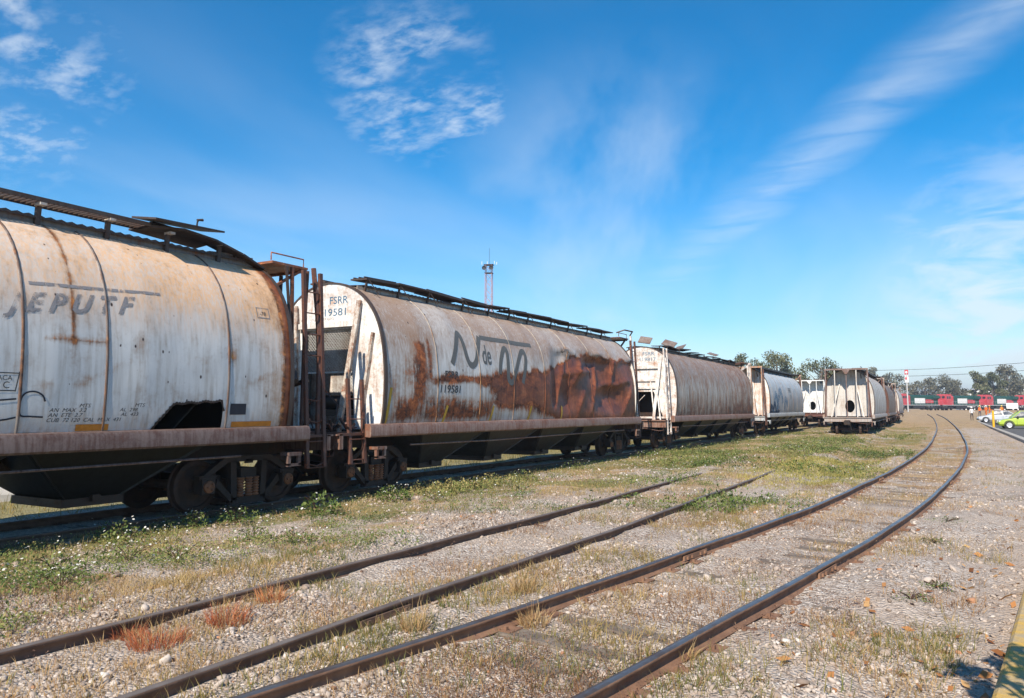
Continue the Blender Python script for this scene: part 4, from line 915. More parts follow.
def scatter(n, rmin, rmax, a0=-72, a1=12, power=1.0):
    """points on the ground in front of the photographer, thinning out with distance"""
    u = RNG.random(n); r = rmin * (rmax / rmin) ** (u ** power); a = np.radians(RNG.uniform(a0, a1, n))
    return r * np.sin(a), r * np.cos(a)
def off_rail(x, y, m_=.1):
    k = np.ones(len(x), bool)
    for L in (LA, LB): k &= np.abs(np.abs(x - ax(L, y)) - .7525) > m_
    return k & (x < ax(KERB, y) - .05)
PH = (1 + 5 ** .5) / 2
ICO = np.array([(-1, PH, 0), (1, PH, 0), (-1, -PH, 0), (1, -PH, 0), (0, -1, PH), (0, 1, PH), (0, -1, -PH), (0, 1, -PH), (PH, 0, -1), (PH, 0, 1), (-PH, 0, -1), (-PH, 0, 1)]) / 1.9
ICF = np.array([(0, 11, 5), (0, 5, 1), (0, 1, 7), (0, 7, 10), (0, 10, 11), (1, 5, 9), (5, 11, 4), (11, 10, 2), (10, 7, 6), (7, 1, 8), (3, 9, 4), (3, 4, 2), (3, 2, 6), (3, 6, 8), (3, 8, 9), (4, 9, 5), (2, 4, 11), (6, 2, 10), (8, 6, 7), (9, 8, 1)])
def stones(name, x, y, size, label):
    n = len(x); V = np.repeat(ICO[None], n, 0) * RNG.uniform(.62, 1.25, (n, 12, 1))
    V = V * np.stack([RNG.uniform(.7, 1.3, n), RNG.uniform(.7, 1.3, n), RNG.uniform(.45, .8, n)], 1)[:, None]
    a = RNG.uniform(0, 6.28, n); c, s = np.cos(a), np.sin(a); X = V[..., 0] * c[:, None] - V[..., 1] * s[:, None]; Y = V[..., 0] * s[:, None] + V[..., 1] * c[:, None]
    tl = RNG.normal(0, .35, n)[:, None]; Z = V[..., 2] + tl * X
    sz_ = size[:, None]; z = gz(x, y)
    P = np.stack([x[:, None] + X * sz_, y[:, None] + Y * sz_, z[:, None] + (Z + .18) * sz_], -1).reshape(-1, 3)
    Fc = (ICF[None] + (np.arange(n) * 12)[:, None, None]).reshape(-1, 3)
    o = np_mesh(name, P, Fc, STONE, {'tint': np.repeat(np.clip(RNG.beta(2.2, 2.0, n) * .98 + (RNG.random(n) > .985) * 1, 0, 1), 12)}); tag(o, label, 'gravel', kind='stuff'); return o
x, y = scatter(95000, 3.0, 30, power=.85)
zg_, zd_, zt_ = zones(x, y)
k = off_rail(x, y, .06) & (x > -10.6) & (RNG.random(len(x)) > zt_ * .62) & (RNG.random(len(x)) > .35 * zg_) & (fbm(x * 1.1 + 60, y * 1.1, 3) + RNG.normal(0, .10, len(x)) > .46)
x, y = x[k], y[k]; rr = np.hypot(x, y)
stones('ballast_gravel', x, y, np.clip(RNG.lognormal(math.log(.0105), .45, len(x)), .005, .045) * (1 + rr * .03), 'loose pale ballast stones scattered between and beside the tracks')

def blades(x, y, n, h, spread, lean, wd, z=None):
    """n grass blades per root; returns vertices, triangles and per-blade index"""
    N = len(x) * n; bx = np.repeat(x, n); by = np.repeat(y, n); hh = np.repeat(h, n) * RNG.uniform(.45, 1.1, N); sp = np.repeat(spread, n)
    a = RNG.uniform(0, 6.283, N); rad = np.sqrt(RNG.random(N)) * sp; px = bx + np.cos(a) * rad; py = by + np.sin(a) * rad
    a2 = a + RNG.normal(0, .9, N); ln = RNG.uniform(.2, 1.0, N) * lean
    dx, dy = np.cos(a2) * ln * hh, np.sin(a2) * ln * hh
    w_ = wd * RNG.uniform(.6, 1.3, N); b2 = RNG.uniform(0, 6.283, N); sx, sy = np.cos(b2) * w_, np.sin(b2) * w_
    z0 = (gz(px, py) if z is None else z) - .01
    hz_ = hh * np.sqrt(np.clip(1 - (ln * .8) ** 2, .15, 1))
    V = np.stack([np.stack([px - sx, py - sy, z0], 1), np.stack([px + sx, py + sy, z0], 1),
                  np.stack([px + dx * .4 + sx * .75, py + dy * .4 + sy * .75, z0 + hz_ * .6], 1), np.stack([px + dx * .4 - sx * .75, py + dy * .4 - sy * .75, z0 + hz_ * .6], 1),
                  np.stack([px + dx, py + dy, z0 + hz_], 1)], 1).reshape(-1, 3)
    i = np.arange(N)[:, None] * 5
    Fc = np.concatenate([i + np.array([[0, 1, 2]]), i + np.array([[0, 2, 3]]), i + np.array([[3, 2, 4]])])
    return V, Fc, N
def leaves(x, y, n, h, spread, size, z=None):
    """broad weed leaves and sprigs filling a low dome"""
    N = len(x) * n; bx = np.repeat(x, n); by = np.repeat(y, n); hh = np.repeat(h, n); sp = np.repeat(spread, n)
    a = RNG.uniform(0, 6.283, N); u = RNG.random(N) ** .6; px = bx + np.cos(a) * sp * u; py = by + np.sin(a) * sp * u
    z0 = gz(bx, by) if z is None else np.repeat(z, n)
    pz = z0 + hh * RNG.random(N) * (1.05 - .75 * u ** 2)
    s = size * RNG.uniform(.5, 1.4, N) * (np.repeat(h, n) / .2) ** .3; t1 = RNG.uniform(0, 6.283, N); el = RNG.uniform(-.3, 1.2, N)
    d = np.stack([np.cos(t1) * np.cos(el), np.sin(t1) * np.cos(el), np.sin(el)], 1); sd = np.stack([-np.sin(t1), np.cos(t1), RNG.normal(0, .4, N)], 1)
    c = np.stack([px, py, pz], 1); s = s[:, None]
    V = np.stack([c - d * s * .2, c + d * s * .35 + sd * s * .28, c + d * s, c + d * s * .35 - sd * s * .28], 1).reshape(-1, 3)
    return V, np.arange(N * 4).reshape(-1, 4), N
def tintb(N, k, mean, sd): return np.repeat(np.clip(RNG.normal(mean, sd, N), 0, 1), k)
def veg_mask(x, y, f, s=.8, o=0): return fbm(x * s + o, y * s, 4) + RNG.normal(0, .05, len(x)) > f

# creeping green weeds of the strip beside the wagons and the far verge
x, y = scatter(30000, 4.2, 75, -74, -3, .72)
b_ = ax(LB, y); a_ = ax(LA, y); band = ((x < b_ - 1.0) & (x > -10.9)) | ((y > 13) & (x < a_ - 1.0) & (x > -10.9))
near_cars = ss(x, -8.3, -9.7) * (x > -10.8)
k = band & off_rail(x, y, .15) & (fbm(x * .75 + 4, y * .75, 4) + RNG.normal(0, .05, len(x)) + .12 * near_cars + .06 * ss(y, 14, 28) > .59)
x, y = x[k], y[k]; rr = np.hypot(x, y)
V, Fc, N = leaves(x, y, 22, RNG.uniform(.04, .20, len(x)) * RNG.uniform(.6, 1.2, len(x)), RNG.uniform(.06, .20, len(x)) * (1 + rr * .012), .030)
V[:, :] = V; o = np_mesh('weed_cover', V, Fc, LEAFG, {'tint': np.clip(tintb(N, 4, .5, .2) + np.repeat(np.repeat(1.3 * (fbm(x * .5, y * .5 + 3, 3) - .47), 22), 4), 0, 1)}); tag(o, 'low green weeds creeping over the gravel beside the wagons', 'weeds', kind='stuff')
# white flower heads
k = RNG.random(len(x)) < .07; fx, fy = x[k], y[k]; rep = 4; N = len(fx) * rep
px = np.repeat(fx, rep) + RNG.normal(0, .16, N); py = np.repeat(fy, rep) + RNG.normal(0, .16, N); pz = gz(px, py) + RNG.uniform(.06, .2, N); s = RNG.uniform(.006, .014, N) * (1 + np.hypot(px, py) * .02)
ang = np.arange(6) * math.pi / 3
V = np.stack([px[:, None] + np.cos(ang) * s[:, None], py[:, None] + np.sin(ang) * s[:, None], pz[:, None] + RNG.normal(0, .45, (N, 1)) * np.cos(ang + 1) * s[:, None]], -1).reshape(-1, 3)
o = np_mesh('flower_heads', V, np.arange(N * 6).reshape(-1, 6), FLOWM, {'tint': np.full(N * 6, .5)}); tag(o, 'tiny white flower heads dotted over the green weeds', 'flowers', kind='stuff')
# mixed grass: everywhere thin, thick beyond
x, y = scatter(46000, 3.6, 100, -73, 8, .66)
b_ = ax(LB, y); a_ = ax(LA, y); kb = ax(KERB, y)
w_ = np.where(x < b_ - .9, .56, np.where(x < a_ - .9, .55 - .10 * ss(y, 12, 26), np.where(x < a_ + .9, .63, .66)))
k = (x > -11) & off_rail(x, y, .12) & (fbm(x * .6 + 30, y * .6, 4) + RNG.normal(0, .07, len(x)) > w_ - .05 * ss(y, 12, 35)) & (x < kb - .3)
x, y = x[k], y[k]; rr = np.hypot(x, y)
V, Fc, N = blades(x, y, 10, RNG.uniform(.04, .17, len(x)) * (1 + .004 * rr), RNG.uniform(.04, .14, len(x)) * (1 + rr * .02), .9, .0030)
o = np_mesh('mixed_grass', V, Fc, GRASSM, {'tint': np.clip(tintb(N, 5, .5, .2) + np.repeat(np.repeat(1.5 * (fbm(x * .45 + 21, y * .45, 3) - .5), 10), 5), 0, 1)}); tag(o, 'sparse green and straw coloured grass across the yard', 'grass', kind='stuff')
# dry straw in and right of the curving track, and in the middle distance
x, y = scatter(60000, 3.4, 110, -68, 9, .66)
a_ = ax(LA, y); b_ = ax(LB, y); kb = ax(KERB, y)
ina = np.abs(x - a_) < .85; inb = np.abs(x - b_) < .85
thr = np.where(ina, .55 - .2 * ss(y, 10, 24), np.where(inb, .54 - .1 * ss(y, 8, 20), np.where(x > a_ + .8, .60, .56 - .06 * ss(y, 15, 40))))
k = (x > -11) & off_rail(x, y, .10) & (fbm(x * .9 + 70, y * .7, 4) + RNG.normal(0, .06, len(x)) > thr) & (x < kb - .3)
x, y = x[k], y[k]; rr = np.hypot(x, y)
V, Fc, N = blades(x, y, 9, RNG.uniform(.03, .12, len(x)) * (1 + .006 * rr), RNG.uniform(.05, .15, len(x)) * (1 + rr * .02), 1.0, .0026)
o = np_mesh('dry_grass', V, Fc, DRYM, {'tint': np.clip(tintb(N, 5, .52, .2) + np.repeat(np.repeat(1.2 * (fbm(x * .5 + 41, y * .5, 3) - .5), 9), 5), 0, 1)}); tag(o, 'short dry straw between the rails and over the dirt', 'grass', kind='stuff')
# brown dead weeds, low and twiggy
x, y = scatter(22000, 3.4, 50, -68, 8, .78)
a_ = ax(LA, y); b_ = ax(LB, y)
k = (x > -10) & off_rail(x, y, .08) & (fbm(x * .8 + 11, y * .8 + 90, 4) + RNG.normal(0, .06, len(x)) + .07 * (np.abs(x - b_) < .85) + .03 * (np.abs(x - a_) < .85) > .565) & (x < ax(KERB, y) - .3)
x, y = x[k], y[k]; rr = np.hypot(x, y)
V, Fc, N = leaves(x, y, 18, RNG.uniform(.02, .12, len(x)), RNG.uniform(.05, .15, len(x)) * (1 + rr * .015), .018)
o = np_mesh('dead_weeds', V, Fc, TWIGM, {'tint': tintb(N, 4, .55, .25)}); tag(o, 'brown dead weeds lying in the ballast', 'weeds', kind='stuff')
# ground seen under and behind the wagons
x = RNG.uniform(-24, -12.9, 2600); y = RNG.uniform(2, 46, 2600); k = fbm(x * .8, y * .8 + 5, 3) > .42; x, y = x[k], y[k]
V, Fc, N = blades(x, y, 12, RNG.uniform(.08, .28, len(x)), RNG.uniform(.1, .25, len(x)), .8, .006)
o = np_mesh('far_side_grass', V, Fc, GRASSM, {'tint': tintb(N, 5, .5, .25)}); tag(o, 'sunlit grass on the far side of the wagons, seen below them', 'grass', kind='stuff')

# rank growth in the middle distance, with a yellow-green carpet beside the curving track
x = RNG.uniform(-10.4, -.5, 13000); y = 13 + 45 * RNG.random(13000) ** 1.3; k = (x < ax(LA, y) - .95) & (fbm(x * .42 + 14, y * .30, 4) + RNG.normal(0, .05, len(x)) > .565) & (pale(x, y) < .35); x, y = x[k], y[k]
V, Fc, N = leaves(x, y, 13, RNG.uniform(.05, .26, len(x)), RNG.uniform(.08, .26, len(x)), .055)
o = np_mesh('rank_weeds', V, Fc, LEAFG, {'tint': np.clip(tintb(N, 4, .62, .2) + np.repeat(np.repeat(1.6 * (fbm(x * .35 + 3, y * .25 + 9, 3) - .5), 13), 4), 0, 1)}); tag(o, 'thick green and yellowish weeds between the wagons and the curving track', 'weeds', kind='stuff')
x = RNG.normal(-3.3, .9, 1500); y = RNG.normal(23.5, 3.0, 1500); k = (x < ax(LA, y) - 1.0) & (fbm(x * .8, y * .6, 3) > .40); x, y = x[k], y[k]
V, Fc, N = blades(x, y, 12, RNG.uniform(.05, .12, len(x)), RNG.uniform(.1, .22, len(x)), .9, .006)
YEL = mat_leaf('yellow_green_grass', [(0, (.26, .23, .05)), (.5, (.42, .37, .10)), (1, (.56, .47, .18))])
o = np_mesh('yellow_grass', V, Fc, YEL, {'tint': tintb(N, 5, .5, .22)}); tag(o, 'patch of short yellow-green grass left of the curving track', 'grass', kind='stuff')

# single plants that stand out
def weed_plant(x, y, h, r, n, label, flowers, mat=LEAFG, tint=.45, leafsz=.045, group=None, cat='weed plant', name='weed_plant'):
    z = float(gz(x, y)); root = empty(name, (x, y, z), RNG.uniform(0, 6), label, cat, group)
    A = lambda v: np.array([v], float)
    V, Fc, N = leaves(A(0), A(0), n, A(h), A(r), leafsz, A(0.0)); np_mesh('leaves', V, Fc, mat, {'tint': tintb(N, 4, tint, .2)}, False, root)
    mb = MB()
    for k in range(9):
        a = RNG.uniform(0, 6.28); q = r * RNG.uniform(.3, .8); mb.tube([(0, 0, 0), (math.cos(a) * q * .5, math.sin(a) * q * .5, h * .55), (math.cos(a) * q, math.sin(a) * q, h * RNG.uniform(.7, 1.0))], .003, 4)
    mb.build('stems', TWIGM, root)
    if flowers:
        mb = MB()
        for k in range(flowers):
            a = RNG.uniform(0, 6.28); q = r * RNG.uniform(.1, 1); c = Vector((math.cos(a) * q, math.sin(a) * q, h * RNG.uniform(.6, 1.15))); s = RNG.uniform(.010, .018)
            mb.add([c + Vector((math.cos(j * 1.047) * s, math.sin(j * 1.047) * s, s * .5 * math.sin(j * 1.047 + k))) for j in range(6)], [tuple(range(6))])
        mb.build('flowers', FLOWM, root, fix=False)['kind'] = 'stuff'
    return root
weed_plant(-9.35, 9.85, .40, .42, 260, 'tall bright green bush weed by the gap between the first two wagons', 8, tint=.4, leafsz=.06)
weed_plant(-9.55, 12.05, .30, .40, 380, 'bright green leafy weed in front of the second wagon\'s first truck', 26, tint=.45, leafsz=.055)
weed_plant(-9.9, 8.55, .24, .30, 220, 'small dark green weed below the first wagon\'s springs', 10, tint=.3)
PL = [(-7.6, 4.45, .20, .38), (-8.55, 4.95, .24, .42), (-9.6, 6.5, .26, .36), (-10.2, 6.7, .30, .30), (-7.4, 7.35, .20, .28), (-8.2, 7.3, .22, .30), (-10.2, 8.0, .26, .24), (-8.4, 5.7, .22, .42), (-8.6, 12.2, .18, .34), (-7.85, 5.95, .18, .32), (-7.6, 13.8, .2, .4), (-9.2, 14.5, .24, .4), (-9.6, 17.5, .26, .4), (-9.7, 21.0, .3, .5), (-9.6, 26.5, .3, .5), (-9.8, 33.5, .34, .6), (-8.9, 36.0, .3, .6), (-9.9, 43.0, .4, .6)]
PW = ['nearest the left edge, just beyond the middle track', 'second back from the middle track at the left edge', 'in front of the first wagon\'s hopper bay', 'against the shadow under the first wagon\'s hopper bay', 'between the first wagon\'s springs and the middle track', 'left of the one between first wagon\'s springs and middle track',
      'in the shadow line left of the first wagon\'s truck', 'halfway up the gravel strip at far left', 'right of the bright green leafy weed', 'by the far middle rail at left', 'midway between second wagon and middle track', 'below the second wagon\'s first hopper bay', 'below the N of the second wagon', 'below the middle of the second wagon',
      'below the crumpled end of the second wagon', 'before the third wagon\'s first truck', 'out in the grass before the third wagon', 'before the far end of the third wagon']
for (x, y, h, r), pw in zip(PL, PW):
    weed_plant(x, y, h, r, 230, 'low flowering weed clump ' + pw, 9, tint=.5, leafsz=.038, group='flowering weed clumps beside the wagons')
def tuft(x, y, h, r, n, mat, label, tint=.5, wd=.003, lean=1.05):
    z = float(gz(x, y)); root = empty('grass_tuft', (x, y, z), 0, label, 'grass tuft')
    A = lambda v: np.array([v], float)
    V, Fc, N = blades(A(0), A(0), n, A(h), A(r), lean, wd, np.zeros(n)); np_mesh('blades', V, Fc, mat, {'tint': tintb(N, 5, tint, .22)}, False, root)
    V, Fc, N = blades(A(0), A(0), max(8, n // 8), A(h * 1.7), A(r * .7), .5, wd * .6, np.zeros(max(8, n // 8))); np_mesh('seed_stalks', V, Fc, DRYM, {'tint': tintb(N, 5, .7, .15)}, False, root)
tuft(-5.20, 3.80, .16, .20, 300, REDM, 'brick red grass tuft between the middle track rails, nearest the corner')
tuft(-5.62, 3.86, .14, .12, 170, REDM, 'smaller red grass tuft against the far rail of the middle track')
tuft(-5.18, 4.42, .18, .16, 260, REDM, 'orange-red grass tuft with tall straw stalks between the middle rails')
tuft(-5.42, 5.1, .17, .13, 190, REDM, 'thin reddish straw tuft beside the far middle rail, behind the red ones', .75)
tuft(-3.72, 5.0, .20, .10, 170, DRYM, 'pale straw tuft between the two tracks near the bottom edge', .7)
tuft(-3.62, 6.6, .24, .12, 170, DRYM, 'pale dry tuft halfway between the middle and curving tracks', .7)
tuft(-3.05, 5.75, .16, .12, 180, DRYM, 'golden straw tuft just inside the curving track\'s left rail', .6)
tuft(-1.72, 5.5, .14, .10, 120, DRYM, 'dry straw tuft leaning on the curving track\'s right rail', .6)
for (x, y, r, pw) in ((-.35, 8.0, .2, 'nearest the bottom edge'), (-.15, 8.7, .16, 'just behind the nearest one'), (-.05, 13.5, .3, 'farthest up the dirt'), (-.2, 11.5, .2, 'third from the bottom')):
    weed_plant(x, y, .07, r, 140, 'flat dull green weed right of the tracks, ' + pw, 0, tint=.35, leafsz=.03, group='flat weeds on the dirt')

# dry fallen leaves caught along the kerb and on the dirt
x, y = scatter(2600, 4.0, 30, -14, 7, .8); k_ = ax(KERB, y); k = (x < k_ - .02) & (x > ax(LA, y) + .95) & (RNG.random(len(x)) < .10 + .75 * np.exp(-(k_ - x) / .25)); x, y = x[k], y[k]; N = len(x)
z = gz(x, y) + RNG.uniform(.008, .03, N); a = RNG.uniform(0, 6.28, N); s = RNG.uniform(.025, .06, N)[:, None]; d = np.stack([np.cos(a), np.sin(a), RNG.normal(0, .35, N)], 1); e = np.stack([-np.sin(a), np.cos(a), RNG.normal(0, .5, N)], 1); c = np.stack([x, y, z], 1)
V = np.stack([c - d * s, c + e * s * .45, c + d * s, c - e * s * .45], 1).reshape(-1, 3)
LITTER = mat_leaf('fallen_leaf', [(0, (.22, .09, .035)), (.5, (.48, .22, .08)), (1, (.62, .40, .18))])
tag(np_mesh('fallen_leaves', V, np.arange(N * 4).reshape(-1, 4), LITTER, {'tint': tintb(N, 4, .5, .3)}), 'orange-brown fallen leaves along the kerb and on the dirt', 'leaves', kind='stuff')

# ------------------------------------------------------------------ kerb, parking lot
CONC = mat_plain('concrete', (.42, .39, .34), .9, .35, 3, 0, .4)
YCONC = mat_plain('worn_yellow_kerb_paint', (.54, .33, .055), .9, .3, 5, 0, .8, (.34, .28, .19))
ASPH = mat_plain('asphalt', (.105, .10, .097), .95, .25, 2, 0, .5, (.075, .072, .07))
def strip(name, L, ya, yb, prof, mat, step=.6):
    ys = np.arange(ya, yb + .01, step); cx = ax(L, ys); tx = np.gradient(cx, ys); nr = np.sqrt(1 + tx ** 2); k = len(prof)
    V = [(cx[i] + px / nr[i], ys[i] - px * tx[i] / nr[i], pz) for i in range(len(ys)) for px, pz in prof]
    Fc = [(i * k + j, i * k + (j + 1) % k, (i + 1) * k + (j + 1) % k, (i + 1) * k + j) for i in range(len(ys) - 1) for j in range(k)]
    mb = MB(); mb.add(V, Fc + [tuple(range(k))[::-1], tuple(range((len(ys) - 1) * k, len(ys) * k))]); return mb.build(name, mat)
KP = [(0, -.4), (0, .005), (.025, .025), (.30, .025), (.32, .0), (.32, -.4)]
tag(strip('kerb', KERB, -2, 15, KP, YCONC), 'worn yellow painted kerb at the lower right corner', 'kerb', kind='structure')
tag(strip('kerb', KERB, 15.02, 121, KP, CONC), 'bare concrete kerb running along the car park', 'kerb', kind='structure')
ys = np.arange(-3, 121, 1.5); V = [(float(ax(KERB, y_)) + .26, y_, -.012) for y_ in ys] + [(55, y_, -.012) for y_ in ys]; n = len(ys)
tag(np_mesh('parking_lot', V, [(i, n + i, n + i + 1, i + 1) for i in range(n - 1)], ASPH), 'dark asphalt car park beyond the kerb', 'parking lot', kind='structure')

# ------------------------------------------------------------------ cars
def mat_car(name, c):
    m, t, b = new_mat(name); oc = nd(t, 'ShaderNodeTexCoord').outputs['Object']
    sock(t, b.inputs['Base Color'], mixc(t, sstep(t, noise(t, oc, 2.5, 5), .45, .8), c, tuple(k * .8 for k in c))); b.inputs['Roughness'].default_value = .32
    b.inputs['Coat Weight'].default_value = .6; b.inputs['Coat Roughness'].default_value = .12; return m
GLASS = mat_plain('tinted_glass', (.025, .035, .045), .12, .2, 2, 0, 0, None, .8)
TYRE = mat_plain('tyre_rubber', (.022, .022, .022), .85, .2, 8); RIM = mat_plain('wheel_cover', (.62, .63, .65), .35, .15, 6, .3)
LAMP = mat_plain('headlamp_glass', (.72, .72, .70), .2, .1, 4); BLACKP = mat_plain('black_plastic', (.03, .03, .03), .6, .2, 6); TAIL = mat_plain('tail_lamp_red', (.45, .03, .02), .3, .1, 4)
def make_car(name, label, loc, rz, paint, hatch):
    root = empty(name, loc, rz, label, 'car'); Lc = 3.9 if hatch else 4.45
    # body shell: stations along x (0 = nose): shoulder height, half width, bottom
    S = [(0, .52, .62, .30), (.10, .62, .76, .24), (.35, .74, .82, .22), (.80, .82, .84, .22), (1.15, .90, .845, .22), (1.9, .92, .85, .22), (2.8, .93, .85, .22), (3.3, .96, .84, .22)]
    S += [(3.65, .96, .80, .24), (3.82, .90, .76, .28), (3.9, .70, .66, .36)] if hatch else [(3.75, .98, .82, .22), (4.2, .97, .79, .25), (4.38, .90, .74, .28), (4.45, .68, .64, .36)]
    mb = MB(); k = 10
    for x, zs, hw, zb in S:
        half = [(hw * .86, zb), (hw, zb + .14), (hw, zs - .16), (hw * .96, zs - .04), (hw * .86, zs)]
        mb.v += [(x, -a, c) for a, c in half] + [(x, a, c) for a, c in half[::-1]]
    for i in range(len(S) - 1):
        for j in range(k): mb.f.append((i * k + j, i * k + (j + 1) % k, (i + 1) * k + (j + 1) % k, (i + 1) * k + j)); mb.m.append(0)
    mb.f += [tuple(range(k)), tuple(range((len(S) - 1) * k, len(S) * k))]; mb.m += [0, 0]
    mb.build('body', paint, root, 35)
    x0, x1, x2, x3 = (.98, 1.62, 3.15, 3.78) if hatch else (1.15, 1.85, 3.10, 3.80); zr = 1.46 if hatch else 1.40; zl = .90
    P = [(x0, .76, zl), (x1, .58, zr - .03), (x2, .58, zr - .04), (x3, .72, zl + .03)]
    g = MB(); g.add([(x, -a, z) for x, a, z in P] + [(x, a, z) for x, a, z in P], [(0, 1, 2, 3), (7, 6, 5, 4), (0, 4, 5, 1), (2, 6, 7, 3), (1, 5, 6, 2)]); g.build('windows', GLASS, root)
    r = MB(); r.add([(x1 - .06, -.57, zr - .02), (x2 + .06, -.57, zr - .03), (x2 + .06, .57, zr - .03), (x1 - .06, .57, zr - .02), (x1 + .2, -.48, zr + .03), (x2 - .2, -.48, zr + .03), (x2 - .2, .48, zr + .03), (x1 + .2, .48, zr + .03)],
                    [(0, 1, 5, 4), (1, 2, 6, 5), (2, 3, 7, 6), (3, 0, 4, 7), (4, 5, 6, 7), (0, 3, 2, 1)]); r.build('roof', paint, root, 40)
    for sg in (-1, 1):
        xm = (x1 + x2) / 2 + .05
        for pa, pb in (((x0, .765, zl), (x1, .59, zr - .02)), ((x3, .725, zl + .03), (x2, .59, zr - .03)), ((xm, .765, zl), (xm - .03, .59, zr - .03))):
            q = MB(); q.bar((pa[0], sg * pa[1], pa[2]), (pb[0], sg * pb[1], pb[2]), .07, .035, (0, 1, 0)); q.build('pillar', paint, root)
        q = MB(); q.box((x0 + .42, sg * .90, .98), (.14, .16, .12)); q.build('mirror', BLACKP, root)
        q = MB(); q.box((xm + .35, sg * .855, .78), (.18, .02, .035)); q.build('door_handle', BLACKP, root)
        for xx in (x0 + .35, xm, x2 + .1): 
            q = MB(); q.box((xx, sg * .851, .58), (.012, .012, .60)); q.build('door_seam', BLACKP, root)
        q = MB(); q.box((.20, sg * .58, .60), (.26, .30, .14)); q.build('headlight', LAMP, root)
        q = MB(); q.box((Lc - .10, sg * .60, .74), (.16, .24, .18)); q.build('tail_light', TAIL, root)
        for xw in (.78, Lc - .72):
            q = MB(); M = Matrix.Translation((xw, sg * .80, .31)) @ Matrix.Rotation(-sg * R(90), 4, 'X')
            q.lathe([(.001, -.12), (.38, -.12), (.385, .055), (.36, .058), (.33, .05), (.33, -.05)], M, 28); q.build('wheel_arch', BLACKP, root)
            q = MB(); q.lathe([(.19, -.1), (.30, -.1), (.31, -.06), (.31, .06), (.295, .075), (.20, .07)], M, 28); wl = q.build('wheel', TYRE, root, 40)
            q = MB(); q.lathe([(.001, .06), (.05, .065), (.16, .055), (.205, .072), (.205, .0)], M, 24)
            for a in range(5):
                u = R(72 * a); q.bar(M @ Vector((.04 * math.cos(u), .04 * math.sin(u), .068)), M @ Vector((.19 * math.cos(u), .19 * math.sin(u), .070)), .04, .015)
            q.build('wheel_cover', RIM, wl, 40)
    q = MB(); q.box((.05, 0, .38), (.16, 1.3, .14)); q.build('bumper_grille', BLACKP, root); q = MB(); q.box((-.005, 0, .40), (.02, .40, .11)); q.build('licence_plate', LAMP, root)
    return root
make_car('parked_car', 'lime green hatchback parked at the right edge behind the yellow bollard', (3.75, 76.3, -.012), R(4), mat_car('lime_green_paint', (.36, .47, .03)), True)
make_car('parked_car', 'silver sedan parked behind the lime green car', (3.35, 108.2, -.012), R(5), mat_car('silver_paint', (.46, .48, .50)), False)
q = MB(); q.lathe([(.001, 0), (.09, 0), (.09, 1.36), (.075, 1.42), (.04, 1.45), (.001, 1.455)], Matrix.Identity(4), 16)
root = empty('bollard', (3.62, 78.6, .02), 0, 'yellow steel bollard on the kerb before the green car', 'bollard'); q.build('post', mat_plain('yellow_post_paint', (.75, .42, .015), .5, .2, 3), root, 40)
q = MB(); q.lathe([(.001, 0.0), (.15, 0), (.15, .02), (.09, .03)], Matrix.Identity(4), 16); q.build('base_plate', CONC, root)

